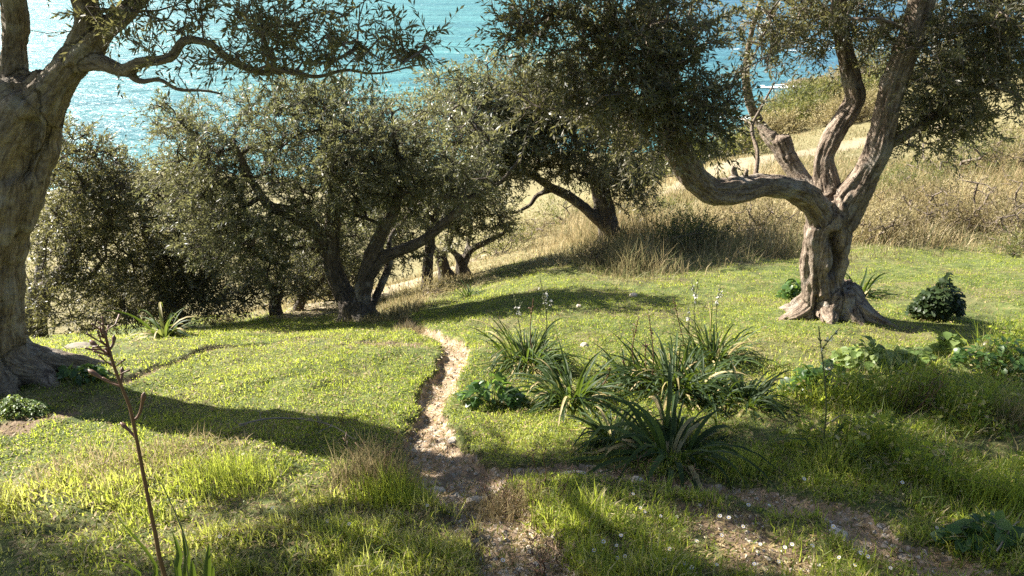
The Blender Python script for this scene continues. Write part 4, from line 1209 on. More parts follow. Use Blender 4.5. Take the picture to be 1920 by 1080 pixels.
# the tall bud stalk close to the camera
def near_stalk():
    Y = 1.5
    spine = [P(px, py, Y) for px, py in [(312, 1090), (291, 1000), (272, 905), (256, 822), (244, 765), (232, 735), (215, 690), (203, 650), (196, 622)]]
    foot = spine[0] + (spine[0] - spine[1]) * .6
    foot = np.array([foot[0] + .02, Y + .02, 0]); foot[2] = H(foot[0], foot[1])[0]
    rb = foot.copy()
    root = empty('asphodel_plant', rb, 'tall asphodel close to the camera, bare brown stalk with stubby fruiting twigs', 'plant', 'asphodel plants of the clearing')
    line = catmull(np.array([foot] + spine), .03)
    bag = Bag()
    v, f = tube(line, np.linspace(.0068, .0030, len(line)), 8); bag.add(v, f)
    r = np.random.default_rng(5)
    for k in range(26):
        i = r.integers(len(line) - 7, len(line))
        c = line[i]
        d = unit(np.array([-.25, 0, 1.0]) + r.normal(size=3) * .5)
        e = c + d * r.uniform(.02, .06)
        v, f = tube(np.array([c, (c + e) / 2 + r.normal(size=3) * .003, e]), [.0012, .0014, .0026], 5); bag.add(v, f)
    st = link('flower_stalk', bag.mesh('flower_stalk', rb), M_STALK_D, root)
    for q in [[(256, 822), (243, 808), (226, 792)], [(250, 790), (262, 775), (271, 735)], [(228, 725), (196, 712), (165, 693)], [(225, 718), (229, 705), (229, 688)], [(208, 662), (190, 655), (168, 638)], [(205, 655), (212, 645), (214, 628)]]:
        pts = np.array([P(a, b_, Y + .01 * i) for i, (a, b_) in enumerate(q)])
        c = catmull(pts, .008)
        rad = .0032 + .0026 * np.exp(-((np.linspace(0, 1, len(c)) - .86) / .16) ** 2); rad[-1] = .0012
        bag = Bag(); v, f = tube(c, rad, 7); bag.add(v, f)
        link('side_twig', bag.mesh('side_twig', rb), M_STALK_D, st)
    thin = catmull(np.array([foot + [.04, .0, 0], P(355, 1090, Y), P(352, 1030, Y), P(330, 965, Y + .03), P(302, 905, Y + .05)]), .03)
    bag = Bag(); v, f = tube(thin, np.linspace(.004, .0012, len(thin)), 6); bag.add(v, f)
    link('flower_stalk', bag.mesh('flower_stalk', rb), M_STALK, root)
    bag = Bag()
    K = 12
    for (tx, ty, mx, my, w, dy) in [(322, 995, 335, 1040, .020, 0), (340, 985, 350, 1050, .018, .03), (392, 1020, 388, 1060, .022, -.02), (400, 1060, 395, 1080, .02, .02), (215, 965, 290, 1060, .012, .02), (360, 1050, 360, 1080, .022, .05), (185, 1040, 260, 1075, .012, -.02)]:
        pts = catmull(np.array([foot + [(mx - 340) * .0004, dy, 0], P(mx, my + 60, Y + dy), P(mx, my, Y + dy), P(tx, ty, Y + dy)]), .04)
        s = np.linspace(0, 1, len(pts))
        T = unit(np.gradient(pts, axis=0)); sd = unit(np.cross(T, [0.2, 1, .1])); up = np.cross(sd, T)
        ww = w * .5 * (1 - np.clip((s - .85) / .15, 0, 1) ** 1.5 * .95)
        v = np.stack([pts - sd * ww[:, None] + up * ww[:, None] * .4, pts, pts + sd * ww[:, None] + up * ww[:, None] * .4], 1).reshape(-1, 3)
        k = np.arange(len(pts) - 1)[:, None] * 3
        bag.add(v, np.concatenate([k + np.array([[0, 1, 4, 3]]), k + np.array([[1, 2, 5, 4]])]), tint=r.uniform(.1, .7))
    link('leaf_rosette', bag.mesh('leaf_rosette', rb), M_STRAP, root)
near_stalk()

# slim flowering stem in the shade on the right
def slim_stem():
    g = G(1540, 862); g[2] = H(g[0], g[1])[0]
    root = empty('asphodel_plant', g, 'single slim stem with a pale flower tip rising from shaded rough grass', 'plant', 'asphodel plants of the clearing')
    flower_stalk(root, g, g, P(1535, 612, g[1]), 301, False, 12, 2, .005)
    bag = Bag(); strap_leaves(bag, g, 14, .34, .014, 302, .06, (30, 75), 1.2, .3)
    link('leaf_rosette', bag.mesh('leaf_rosette', g), M_STRAP, root)
slim_stem()

# ------------------------------------------------------------------ broad leaved weeds and bushes
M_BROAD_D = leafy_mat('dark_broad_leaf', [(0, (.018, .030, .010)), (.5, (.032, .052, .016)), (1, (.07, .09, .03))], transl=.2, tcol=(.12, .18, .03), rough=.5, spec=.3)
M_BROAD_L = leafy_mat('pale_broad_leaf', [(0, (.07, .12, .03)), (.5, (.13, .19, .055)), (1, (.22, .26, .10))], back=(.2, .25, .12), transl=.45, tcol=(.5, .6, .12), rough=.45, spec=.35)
def broad_plant(name, label, px, py, rx, ry, h, n, leaf, mat, seed, tint=(0, .8), cat='plant', group=None, dome=1.0):
    g = G(px, py); g[2] = H(g[0], g[1])[0]
    root = empty(name, g, label, cat, group)
    r = np.random.default_rng(seed)
    th = r.uniform(0, 2 * math.pi, n); rad = r.uniform(0, 1, n) ** .5
    x = g[0] + np.cos(th) * rad * rx; y = g[1] + np.sin(th) * rad * ry
    top = h * (1 - .75 * dome * rad ** 2) * (1 + .35 * n2(x, y, 5, 2, seed) + .5 * n2(x, y, 9, 2, seed + 8))
    z0 = H(x, y)
    z = z0 + np.maximum(top * r.uniform(.35, 1.05, n), .02)
    # leaf blade: eight sided oval with a folded middle
    out = np.stack([np.cos(th) * (.4 + rad), np.sin(th) * (.4 + rad), np.zeros(n)], 1)
    d = unit(out + r.normal(size=(n, 3)) * .45 + np.array([0, 0, -.05]))
    sd = unit(np.cross(d, np.array([0, 0, 1.0]) + r.normal(size=(n, 3)) * .35))
    up = np.cross(sd, d)
    c = np.stack([x, y, z], 1)
    L = leaf * r.uniform(.6, 1.25, n)[:, None]
    W = L * r.uniform(.34, .46, n)[:, None]
    cu = r.uniform(.05, .28, n)[:, None]
    v = np.stack([c - d * L * .5, c - d * L * .22 + sd * W * .8 + up * L * .10, c + d * L * .18 + sd * W * .85 + up * L * .06, c + d * L * .55 - up * L * cu,
                  c + d * L * .18 - sd * W * .85 + up * L * .06, c - d * L * .22 - sd * W * .8 + up * L * .10, c + up * L * .0], 1).reshape(-1, 3)
    o = np.arange(n)[:, None] * 7
    f = np.concatenate([o + np.array([[0, 1, 6]]), o + np.array([[1, 2, 6]]), o + np.array([[2, 3, 6]]), o + np.array([[3, 4, 6]]), o + np.array([[4, 5, 6]]), o + np.array([[5, 0, 6]])])
    tn = np.repeat(np.clip(r.uniform(*tint, n) + .2 * n2(x, y, 4, 2, seed + 1), 0, 1), 7)
    link('foliage', mk_mesh('foliage', v - g, f, {'tint': tn}), mat, root)
    bag = Bag()
    bx = g[0] + (x - g[0]) * .45; by = g[1] + (y - g[1]) * .45
    p0 = np.stack([bx, by, H(bx, by) - .01], 1); p1 = c - d * L * .5
    pm_ = (p0 + p1) / 2 + np.array([0, 0, .15]) * (p1 - p0)[:, 2:3]
    k = r.uniform(0, 1, n) < .6
    a, b_ = sticks(np.concatenate([p0[k], pm_[k]]), np.concatenate([pm_[k], p1[k]]), np.full(2 * k.sum(), .0022), np.full(2 * k.sum(), .0015), 4)
    bag.add(a, b_)
    link('stem', bag.mesh('stem', g), M_STALK, root)
    return root

broad_plant('dock_plant', 'low leafy dock with upright crinkled leaves beside the trail', 925, 752, .22, .14, .19, 130, .062, M_BROAD, 401, (0, .7))
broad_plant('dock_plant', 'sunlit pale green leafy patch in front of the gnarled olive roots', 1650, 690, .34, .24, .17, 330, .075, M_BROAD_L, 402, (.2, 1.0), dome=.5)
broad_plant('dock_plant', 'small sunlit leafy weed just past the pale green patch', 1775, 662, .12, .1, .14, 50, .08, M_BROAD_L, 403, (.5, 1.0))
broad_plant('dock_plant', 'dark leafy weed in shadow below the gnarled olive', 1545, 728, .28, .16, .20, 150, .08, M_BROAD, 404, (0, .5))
broad_plant('mallow_bush', 'dense dark rounded leafy bush alone on the sunlit lawn', 1750, 600, .23, .21, .36, 1000, .055, M_BROAD_D, 405, (0, .5), 'bush', dome=.9)
broad_plant('dock_plant', 'bright leafy weed at the left foot of the gnarled olive', 1487, 556, .16, .14, .20, 90, .09, M_BROAD, 406, (.4, .9))
broad_plant('dock_plant', 'leafy weed in the shaded lower corner beside rough grass', 1835, 1030, .16, .10, .15, 90, .06, M_BROAD, 407, (.1, .7))
broad_plant('dock_plant', 'dark leafy weed at the foot of the furrowed trunk', 160, 722, .18, .12, .13, 90, .06, M_BROAD, 408, (0, .5))
broad_plant('dock_plant', 'sunny round herb cushion under the furrowed trunk roots', 34, 775, .20, .12, .10, 700, .022, M_BROAD_L, 409, (.0, .6))
broad_plant('dock_plant', 'bramble like weed in half shade right of the pale green patch', 1860, 700, .30, .2, .26, 240, .055, M_BROAD, 410, (.2, 1.0), dome=.6)

def shrub(label, px, py, Y, rx, ry, n, leafm, seed, ln=.05, wd=.014, k=10, group='shrubs of the dry slope', depth=None, L=(.12, .3), up=.5, tint0=0, name='shrub', cat='shrub'):
    """bush given by the pixel of its foot, its half width and height in pixels at distance Y"""
    s = scale_at(py, Y)
    b0 = P(px, py, Y); b0[2] = H(b0[0], b0[1])[0]
    R = np.array([rx * s, depth or rx * s * .8, ry * s])
    root = empty(name, b0, label, cat, group)
    r = np.random.default_rng(seed)
    d = unit(r.normal(size=(n, 3))); d[:, 2] = np.abs(d[:, 2])
    rad = r.uniform(0, 1, n) ** .4 * (1 + .35 * fbm(d * 2.2 + seed, 2, seed))
    p = d * rad[:, None] * R
    p[:, 2] = np.maximum(p[:, 2], .02) + H(b0[0] + p[:, 0], b0[1] + p[:, 1]) - b0[2]
    keep = fbm(p / R.max() * 2.6, 2, seed + 2) > -.22
    p = p[keep]
    nb = 5
    a = r.uniform(0, 2 * math.pi, nb)
    sk = np.stack([np.cos(a) * R[0] * .2, np.sin(a) * R[1] * .2, np.full(nb, .0)], 1)
    sk[:, 2] = H(b0[0] + sk[:, 0], b0[1] + sk[:, 1]) - b0[2]
    nodes, par, cnt, ends, n0 = grow(sk, np.full(nb, .02), p, seed + 1, step=.2)
    e = np.arange(n0, len(nodes))
    rc = np.minimum(.0016 * np.sqrt(np.maximum(cnt[e], 1)) * max(1, R[2] / .6), .03)
    bag = Bag(); v, f = sticks(nodes[par[e]], nodes[e], rc * 1.05, rc, 4); bag.add(v, f)
    dr = unit(unit(p) * .7 + r.normal(size=p.shape) * .4 + np.array([0, 0, up]))
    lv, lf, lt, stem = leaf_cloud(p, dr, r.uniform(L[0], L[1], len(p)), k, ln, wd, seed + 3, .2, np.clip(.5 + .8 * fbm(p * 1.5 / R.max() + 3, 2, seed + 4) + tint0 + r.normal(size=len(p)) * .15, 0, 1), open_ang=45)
    link('foliage', mk_mesh('foliage', lv, lf, {'tint': lt}), leafm, root)
    link('stem', bag.mesh('stem'), M_TWIG, root)
    return root

# bank on the right
shrub('brown bracken mound on the dry bank right of the gnarled olive', 1715, 440, 12.4, 95, 110, 800, M_DRYSHRUB, 501, tint0=-.15)
shrub('tawny bracken mound on the dry bank under the hanging branch end', 1840, 430, 12.6, 95, 115, 700, M_DRYSHRUB, 502, tint0=.1)
shrub('pale wiry dry bush at the far right of the bank', 1898, 475, 11.2, 65, 100, 420, M_DRYSHRUB, 503, ln=.03, wd=.006, tint0=.35)
shrub('yellow dry bush directly behind the gnarled trunk', 1640, 462, 11.6, 65, 85, 480, M_DRYSHRUB, 504, tint0=.25)
shrub('greenish brown bush higher up the bank between tawny mounds', 1780, 335, 17.5, 100, 85, 600, M_SHRUB, 505, ln=.07, wd=.02, tint0=.25)
shrub('mid green bush on the bank left of the standing strap tuft', 1700, 370, 15, 80, 60, 500, M_SHRUB, 514, ln=.06, wd=.018, tint0=.2)
shrub('olive green bush high on the bank under the hanging branch tip', 1870, 270, 22, 90, 60, 500, M_SHRUB, 515, ln=.09, wd=.026, tint0=.2)
shrub('low green bush where the lawn meets the dry bank at the picture edge', 1905, 492, 10.6, 45, 35, 260, M_SHRUB, 516, tint0=.3)
shrub('yellow green scrub on the slope right of the dark single stemmed olive', 1235, 440, 14, 60, 50, 420, M_SHRUB, 517, ln=.055, wd=.016, tint0=.4)
shrub('rusty bush on the upper bank at the picture edge', 1900, 345, 17, 80, 85, 500, M_DRYSHRUB, 506, ln=.07, wd=.02)
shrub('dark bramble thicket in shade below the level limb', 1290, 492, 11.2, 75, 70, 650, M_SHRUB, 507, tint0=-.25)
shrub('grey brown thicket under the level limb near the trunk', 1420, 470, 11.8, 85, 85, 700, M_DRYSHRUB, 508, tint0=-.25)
shrub('round dry grass coloured bush at the lawn end beside the shadow', 1120, 520, 10.0, 38, 45, 200, M_DRYSHRUB, 509, ln=.06, wd=.006, L=(.2, .35), tint0=-.05)
shrub('grey green bush on the slope seen under the slanting branch', 1060, 425, 17.2, 95, 65, 600, M_SHRUB, 510, ln=.06, wd=.016, tint0=.15)
shrub('yellow green bush beside the pale sand beyond the trail end', 935, 500, 13.6, 60, 60, 450, M_SHRUB, 511, tint0=.35)
shrub('straw bush just past the trail end in front of sand', 800, 560, 9.6, 40, 28, 160, M_DRYSHRUB, 512, ln=.05, wd=.008, tint0=.2)
shrub('dry pinkish bush on the slope beside the slanting branch', 985, 478, 14.8, 65, 45, 400, M_DRYSHRUB, 513, ln=.05, wd=.008, tint0=.3)
# headland
for i, (px, py, Y, rx, ry, lab, m_, t0) in enumerate([
    (1478, 238, 44, 42, 38, 'grey green headland shrub nearest the blue water gap', M_SHRUB, .1),
    (1520, 232, 46, 42, 30, 'tall pale green headland shrub seen beside the upright limb', M_SHRUB, .38),
    (1575, 222, 48, 45, 42, 'straw yellow headland shrub hidden partly by the upright limb', M_DRYSHRUB, .35),
    (1628, 225, 47, 45, 80, 'yellow green headland shrub between the two upright limbs', M_SHRUB, .35),
    (1640, 258, 40, 40, 45, 'olive yellow shrub beside the sandy track on the headland', M_SHRUB, .3),
    (1440, 262, 38, 40, 26, 'low straw shrub at the headland foot near the sawn stub', M_DRYSHRUB, .3),
    (1760, 225, 46, 70, 50, 'wide tawny shrub on the headland behind the hanging branch', M_DRYSHRUB, .1),
    (1455, 232, 49, 40, 40, 'pale straw shrub on the crest at the edge of the water gap', M_DRYSHRUB, .3),
    (1545, 205, 52, 60, 20, 'olive green shrub on the crest under the sea rocks', M_SHRUB, .3),
    (1690, 205, 53, 70, 60, 'yellowish shrub on the crest seen right of the slanting limb', M_SHRUB, .4),
    (1590, 262, 38, 50, 34, 'low pale shrub beside the track below the crest', M_DRYSHRUB, .4),
    (1500, 258, 40, 45, 30, 'low green shrub between the sawn stub and upright limb', M_SHRUB, .4),
    (1350, 290, 30, 55, 35, 'bright green shrub left of the sawn stub on the slope', M_SHRUB, .45),
    (1270, 320, 28, 45, 40, 'dull green shrub behind the thick bent limb', M_SHRUB, .1)]):
    shrub(lab, px, py, Y, rx * 1.45, ry * 1.45, 900, m_, 520 + i, ln=.16, wd=.05, k=10, L=(.3, .7), tint0=t0, group='shrubs of the headland')

# ------------------------------------------------------------------ tufts of longer grass
def tuft(label, px, py, n, h, spread, mat, seed, tint=(0, 1), w=.004, lean=.45, group='tufts of long grass', name='grass_tuft'):
    g = G(px, py); g[2] = H(g[0], g[1])[0]
    r = np.random.default_rng(seed)
    x = g[0] + np.clip(r.normal(size=n), -1.7, 1.7) * spread * .5; y = g[1] + np.clip(r.normal(size=n), -1.7, 1.7) * spread * .4
    d = np.hypot(x - g[0], y - g[1]) / spread
    hh = h * r.uniform(.45, 1.15, n) * np.exp(-d * .7)
    bag = Bag(); v, f, tt = blades(x, y, H(x, y), hh, np.full(n, w) * r.uniform(.6, 1.3, n), r.uniform(*tint, n), seed + 1, lean, .6)
    bag.add(v, f, tint=tt)
    o = link(name, bag.mesh(name, g), mat, None, g)
    return tag(o, label, 'grass tuft', group)
tuft('brown grass tuft at the far end of the trail by the spreading olive', 768, 615, 260, .22, .16, M_STRAW, 601, (0, .6))
tuft('tall dark tuft with dead stems on the left side of the trail', 700, 900, 600, .40, .24, M_STRAW, 602, (0, .45), .0045, .45)
tuft('second dark tuft left of the trail, lower and wider', 735, 935, 600, .26, .22, M_GRASS, 603, (0, .45), .004, .4)
tuft('straw tuft in the lower left rough grass beside the brown stalk', 190, 880, 420, .19, .42, M_STRAW, 604, (.25, .95), .0045, .7)
tuft('pale straw tuft right of the brown stalk in the tree shadow', 345, 850, 380, .17, .36, M_STRAW, 605, (.2, .8), .0045, .75)
tuft('green tuft at the end of the forked trunk shadow', 430, 900, 700, .24, .28, M_GRASS, 606, (.3, .9), .004, .45)
tuft('yellow tuft on the trail bank at the fork of the path', 945, 925, 700, .17, .2, M_STRAW, 607, (.15, .8), .0032, .4)
tuft('dry tuft in the shade right of the pale leafy patch', 1700, 745, 320, .30, .16, M_STRAW, 608, (.1, .6), .003, .35)
tuft('long green tuft in the lower right corner shade', 1860, 940, 520, .30, .25, M_GRASS, 609, (.15, .6), .004, .5)
tuft('green tuft beside the slim flowering stem', 1560, 880, 320, .22, .18, M_GRASS, 610, (.2, .95), .004, .5)
tuft('straw tuft on the right edge of the shaded rough grass', 1895, 800, 320, .34, .2, M_STRAW, 611, (.1, .7), .003, .4)
tuft('bright tuft among the daisies by the lower path', 1120, 985, 300, .12, .14, M_GRASS, 612, (.5, .95), .0035, .5)
tuft('green tuft above the lower path between asphodel and slim stem', 1400, 880, 340, .18, .2, M_GRASS, 613, (.2, .9), .004, .5)
tuft('straw tuft standing at the bottom edge left of the trail end', 640, 1010, 300, .16, .18, M_GRASS, 614, (.3, 1.0), .0035, .5)
tuft('dry straw fringe along the lawn edge left of the bent stem', 420, 605, 300, .26, .3, M_STRAW, 615, (.3, 1.0), .004, .6)
tuft('short straw fringe at the lawn edge below the rounded olive', 150, 625, 260, .20, .3, M_STRAW, 616, (.2, .9), .004, .5)

def undergrowth():
    poly = np.array([G(px, py)[:2] for px, py in [(1420, 760), (1500, 715), (1640, 745), (1770, 700), (1919, 650), (1919, 960), (1800, 930), (1640, 890), (1480, 850)]])
    lo, hi = poly.min(0), poly.max(0) + [.6, 0]
    r = np.random.default_rng(650)
    n = 60000
    x = r.uniform(lo[0], hi[0], n); y = r.uniform(lo[1], hi[1], n)
    inside = np.zeros(n, bool)
    j = len(poly) - 1
    for i in range(len(poly)):
        (xi, yi), (xj, yj) = poly[i], poly[j]
        inside ^= ((yi > y) != (yj > y)) & (x < (xj - xi) * (y - yi) / (yj - yi + 1e-12) + xi); j = i
    c = n2(x, y, 2.6, 3, 651)
    k = (inside | (x > poly[:, 0].max())) & (r.uniform(0, 1, n) < smooth(-.25, .3, c))
    x, y, c = x[k], y[k], c[k]
    n = len(x)
    hgt = .05 + .22 * smooth(-.1, .55, c)
    bag = Bag()
    m = r.uniform(0, 1, n) < .45
    tint = np.where(r.uniform(0, 1, n) < .22, r.uniform(.82, 1, n), np.clip(.12 + .4 * c + r.normal(size=n) * .15, 0, .7))
    v, f, tt = blades(x[m], y[m], H(x[m], y[m]), hgt[m] * r.uniform(.6, 1.7, m.sum()), r.uniform(.003, .008, m.sum()), tint[m], 652, .7, .9)
    bag.add(v, f, tint=tt)
    q = ~m
    z = H(x[q], y[q]) + hgt[q] * r.uniform(.1, 1.0, q.sum())
    v, f, tt = flakes(np.stack([x[q], y[q], z], 1), r.uniform(.012, .045, q.sum()), tint[q], 653, .9)
    bag.add(v, f, tint=tt)
    tag(link('undergrowth', bag.mesh('undergrowth'), M_GRASS), 'dark tangle of rank weeds in the shade at right', 'undergrowth', kind='stuff')
undergrowth()

# ------------------------------------------------------------------ daisies
def daisy_mesh(seed, h):
    r = np.random.default_rng(seed)
    bag = Bag(); idx = []
    c = np.array([0, 0, h])
    tl = r.normal(size=3) * .25 + np.array([0, -.25, 1.0]); nrm = unit(tl)
    u = unit(np.cross(nrm, [1, .2, 0])); w = np.cross(nrm, u)
    for k in range(13):
        a = k * 2 * math.pi / 13
        d = math.cos(a) * u + math.sin(a) * w; q = -math.sin(a) * u + math.cos(a) * w
        bag.add([c + d * .003, c + d * .009 + q * .0026, c + d * .0125 + nrm * .0015, c + d * .009 - q * .0026], np.array([[0, 1, 2, 3]]))
        idx.append(0)
    th = np.arange(8) * math.pi / 4
    v = np.vstack([c + np.cos(th)[:, None] * u * .0042 + np.sin(th)[:, None] * w * .0042 + nrm * .0006, c + nrm * .003])
    bag.add(v, np.array([[i, (i + 1) % 8, 8] for i in range(8)]))
    sv, sf = tube(np.array([[0, 0, -.01], [.001, 0, h * .5], c]), [.0008, .0008, .001], 5)
    bag.add(sv, sf)
    me = bag.mesh('daisy')
    n4, n3 = 13 + len(sf[0]), 8
    mi = np.concatenate([np.zeros(13), np.full(len(sf[0]), 2), np.full(8, 1), np.full(len(sf[1]), 2)]).astype(np.int32)
    me.polygons.foreach_set('material_index', mi)
    for m_ in (M_PETAL, M_DAISY_C, M_STALK): me.materials.append(m_)
    return me
DAISY = [daisy_mesh(700 + i, .03 + .008 * i) for i in range(5)]
DPX = [(1402, 947), (1441, 948), (1347, 977), (1364, 978), (1350, 1017), (1422, 1032), (1469, 1032), (1482, 1028), (1519, 1035), (1556, 1009), (1578, 1018), (1599, 1034), (1569, 1056), (1609, 1051), (1622, 1058), (1599, 1068), (1665, 1074), (1752, 998), (1342, 1065), (1456, 1066), (1283, 1066), (1505, 905), (1688, 912),
       (1163, 1014), (1130, 1028), (1157, 1048), (1171, 1047), (1155, 1027), (1186, 930), (1138, 951), (1200, 947), (1209, 955), (1238, 966), (1269, 964), (1242, 1061), (1263, 1076), (1281, 1065), (1294, 1077), (943, 1041), (1231, 1065), (1254, 1035), (802, 952), (617, 992), (657, 997), (515, 970), (458, 857), (417, 1019), (1113, 1040), (1410, 1075), (1530, 1075), (1305, 1020), (1390, 1000)]
for i, (px, py) in enumerate(DPX):
    g = G(px, py + 8)
    g[2] = H(g[0], g[1])[0] + .012
    o = bpy.data.objects.new('daisy', DAISY[i % 5]); COL.objects.link(o)
    o.location = g
    o.rotation_euler = (0, 0, rng.uniform(-1, 1))
    s = rng.uniform(.55, .85); o.scale = (s, s, s)
    lab = 'small white daisy in the shaded grass right of the trail' if px > 900 else 'small white daisy in the grass left of the trail'
    tag(o, lab, 'daisy', 'daisies right of the trail' if px > 900 else 'daisies left of the trail')

# ------------------------------------------------------------------ stones, twigs, litter
M_STONE_D = simple_mat('weathered_grey_stone', (.20, .175, .14), .9, .15, .45, 9)
def rock_mesh(name, size, seed, sub=3, rough=.35):
    import bmesh
    bm = bmesh.new(); bmesh.ops.create_icosphere(bm, subdivisions=sub, radius=1)
    v = np.array([q.co[:] for q in bm.verts]); f = np.array([[q.index for q in p.verts] for p in bm.faces]); bm.free()
    d = 1 + rough * fbm(v * 1.3 + seed, 3, seed) + .12 * np.abs(fbm(v * 3.1, 2, seed + 3))
    v = v * d[:, None]
    v = np.sign(v) * np.abs(v) ** .85
    return mk_mesh(name, v * np.array(size), f)
for i, (px, py, sx, sy, sz, lab) in enumerate([
    (1096, 651, .035, .03, .022, 'small white stone lying alone on the sunlit lawn'),
    (1188, 553, .04, .035, .03, 'grey stone high on the lawn below the dry grass'),
    (892, 905, .05, .03, .022, 'flat pale stone at the fork of the trail'),
    (1194, 893, .035, .03, .022, 'rounded pale stone on the lower path edge'),
    (148, 655, .11, .07, .03, 'broad grey rock half buried beside the furrowed trunk'),
    (850, 812, .03, .025, .015, 'small stone in the shaded bend of the trail'),
    (1075, 880, .07, .04, .03, 'flat stone on the lower path left part'),
    (1085, 582, .025, .02, .02, 'tiny dark stone on the lawn above the bright asphodel'),
    (820, 885, .035, .03, .02, 'grey stone at the left margin of the trail'),
    (1570, 1000, .04, .03, .015, 'flat stone on the lower path near daisies')]):
    g = G(px, py); g[2] = H(g[0], g[1])[0] + sz * .25
    o = link('stone', rock_mesh('stone', (sx, sy, sz), 800 + i, 4, .5 if sx > .1 else .35), M_STONE_D if sx > .1 else M_STONE, None, g)
    tag(o, lab, 'stone', 'stones on the ground')

def pebbles():
    r = np.random.default_rng(811)
    x, y, rr, _ = scatter(60000, 1.9, 7.5, (-20, 36), 812)
    t, b, p, l, far = dirt_masks(x, y)
    k = r.uniform(0, 1, len(x)) < (t * .9 + b * .5 + p * .5) * .35
    x, y = x[k][:2400], y[k][:2400]
    n = len(x)
    octv = np.array([[1, 0, 0], [0, 1, 0], [-1, 0, 0], [0, -1, 0], [0, 0, 1], [0, 0, -1]], float)
    octf = np.array([[0, 1, 4], [1, 2, 4], [2, 3, 4], [3, 0, 4], [1, 0, 5], [2, 1, 5], [3, 2, 5], [0, 3, 5]])
    s = .003 + .012 * r.uniform(0, 1, n) ** 3
    a = r.uniform(0, 6.28, n)
    v = octv[None] * (s[:, None, None] * r.uniform(.6, 1.3, (n, 6, 1))) * np.array([1.2, .9, .55])
    ca, sa = np.cos(a)[:, None], np.sin(a)[:, None]
    vx = v[:, :, 0] * ca - v[:, :, 1] * sa; vy = v[:, :, 0] * sa + v[:, :, 1] * ca
    z = H(x, y)
    V = np.stack([vx + x[:, None], vy + y[:, None], v[:, :, 2] + (z + s * .2)[:, None]], 2).reshape(-1, 3)
    F = (octf[None] + np.arange(n)[:, None, None] * 6).reshape(-1, 3)
    tag(link('pebbles', mk_mesh('pebbles', V, F, smooth_shade=False), M_STONE), 'loose pebbles scattered over the worn trail', 'pebbles', kind='stuff')
    # fallen olive leaves and straw bits
    x, y, rr, _ = scatter(60000, 1.7, 11, (-40, 40), 815)
    z = H(x, y) + r.uniform(.002, .02, len(x))
    v, f, tt = flakes(np.stack([x, y, z], 1), r.uniform(.014, .045, len(x)), r.uniform(.0, .7, len(x)), 816, .35)
    v = v.reshape(-1, 4, 3); c = v.mean(1, keepdims=True); q = v - c
    q[:, 1] *= .35; q[:, 3] *= .35
    tag(link('leaf_litter', mk_mesh('leaf_litter', (c + q).reshape(-1, 3), f, {'tint': tt}), M_STRAW), 'fallen dry olive leaves among the grass', 'leaf litter', kind='stuff')
pebbles()

def dead_twig(label, pix, rad, side, seed, lift=.03):
    r = np.random.default_rng(seed)
    pts = []
    for i, (px, py) in enumerate(pix):
        g = G(px, py); g[2] = H(g[0], g[1])[0] + lift * (1 + .6 * math.sin(i * 2.1)); pts.append(g)
    c = catmull(np.array(pts), .03)
    o0 = c[0].copy()
    bag = Bag(); v, f = tube(c, np.linspace(rad, rad * .35, len(c)), 6); bag.add(v, f)
    for k in range(side):
        i = r.integers(2, len(c) - 2)
        d = unit(np.array([r.normal(), r.normal(), .6]))
        q = c[i] + d * np.linspace(0, r.uniform(.08, .22), 5)[:, None] + r.normal(size=(5, 3)) * .006
        v, f = tube(q, np.linspace(rad * .5, rad * .2, 5), 5); bag.add(v, f)
    tag(link('dead_twig', bag.mesh('dead_twig', o0), M_DEADWOOD, None, o0), label, 'twig', 'dead twigs on the ground')
dead_twig('long thin dead branch lying across the lawn in the forked shadow', [(450, 812), (510, 800), (570, 795), (625, 812), (665, 838)], .006, 7, 901)
dead_twig('dry pale stalk lying in the shaded rough grass at right', [(1720, 848), (1760, 870), (1800, 895)], .004, 2, 902, .06)
dead_twig('curved dry stem arching over rough grass near the slim stem', [(1545, 820), (1580, 805), (1640, 802)], .004, 1, 903, .07)
dead_twig('short dead twig in the lower right corner grass', [(1860, 1060), (1890, 1020), (1915, 990)], .004, 2, 904, .05)

def thorn_weed(label, px, py, h, n, seed, spread=.1):
    g = G(px, py); g[2] = H(g[0], g[1])[0]
    r = np.random.default_rng(seed)
    bag = Bag()
    for i in range(n):
        a = r.uniform(0, 6.28); d = unit(np.array([math.cos(a) * .45, math.sin(a) * .45, 1]))
        b0 = g + np.array([r.normal() * spread, r.normal() * spread, 0]); b0[2] = H(b0[0], b0[1])[0] - .01
        q = b0 + d * np.linspace(0, h * r.uniform(.5, 1.1), 9)[:, None] + np.cumsum(r.normal(size=(9, 3)) * .008, 0)
        v, f = tube(q, np.linspace(.0028, .001, 9), 5); bag.add(v, f)
        for k in range(6):
            j = r.integers(3, 9)
            e = q[j] + unit(r.normal(size=3) + [0, 0, .7]) * r.uniform(.02, .07)
            v, f = tube(np.array([q[j], (q[j] + e) / 2, e]), [.001, .0013, .0022], 4); bag.add(v, f)
    tag(link('dry_weed', bag.mesh('dry_weed', g), M_STALK_D, None, g), label, 'weed', 'dry weeds beside the trail')
thorn_weed('dry brown branching weed on the bank at the trail fork', 985, 930, .22, 8, 911)
thorn_weed('dark dead weed stems standing in the tall tuft left of the trail', 690, 895, .42, 7, 912, .07)
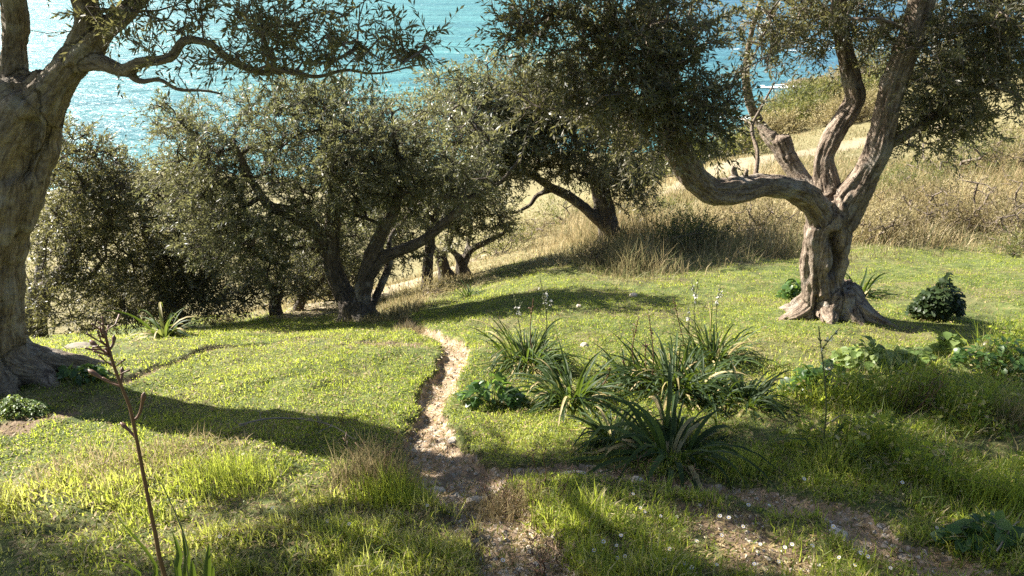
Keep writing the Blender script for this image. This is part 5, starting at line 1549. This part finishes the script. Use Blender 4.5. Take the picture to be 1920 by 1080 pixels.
thorn_weed('reddish dry weed at the bottom edge right of the trail', 1010, 1040, .18, 9, 913, .07)
thorn_weed('thin dry weed left of the trail on the sunny lawn', 655, 800, .2, 3, 914, .05)
thorn_weed('brown dry weed in the shaded rough grass below the leafy patch', 1705, 770, .34, 7, 915, .1)
thorn_weed('dry weed at the lower path near the large asphodel', 1235, 905, .12, 6, 916, .1)

# ------------------------------------------------------------------ rocks in the sea
def S(px, py):
    a = (py - 540.0) / FPX
    dn = SP + a * CP
    t = (EYE - SEA_Z) / dn
    return np.array([(px - 960) / FPX * t, (CP - a * SP) * t, SEA_Z])
for i, (px, py, sx, sy, sz, lab) in enumerate([(1518, 157, 3.6, 2.0, 1.0, 'long dark rock breaking the water off the headland'), (1478, 160, 1.6, 1.0, .35, 'low wave washed rock just left of the long one'), (1548, 152, 2.0, 1.4, 1.2, 'taller dark rock at the headland end of the long one')]):
    p = S(px, py)
    tag(link('sea_rock', rock_mesh('sea_rock', (sx, sy, sz), 950 + i, 4, .5), M_SEAROCK, None, p), lab, 'rock', 'rocks in the sea')
M_FOAM = simple_mat('sea_foam', (.80, .86, .86), .8, .2, .08, 1.0)
def foam():
    r = np.random.default_rng(960)
    bag = Bag()
    for cx, cy, w, d, n in [(1490, 163, 9, 2.0, 26), (1540, 165, 6, 1.6, 14), (1505, 92, 14, 2.5, 22), (1400, 220, 10, 2.5, 16), (1590, 90, 10, 2, 12)]:
        c = S(cx, cy)
        for k in range(n):
            o = c + np.array([r.normal() * w * .5, r.normal() * d * .5, .06 + .01 * k])
            m = 12; th = np.arange(m) * 2 * math.pi / m
            rx, ry = r.uniform(.4, 1.6), r.uniform(.15, .45)
            q = 1 + .35 * r.normal(size=m) * .6
            v = np.vstack([o + [0, 0, .03], o + np.stack([np.cos(th) * rx * q, np.sin(th) * ry * q, -.04 + np.zeros(m)], 1)])
            bag.add(v, np.array([[0, 1 + i, 1 + (i + 1) % m] for i in range(m)]))
    tag(link('sea_foam', bag.mesh('sea_foam'), M_FOAM), 'white foam around the rocks in the sea', 'foam', kind='stuff')
foam()
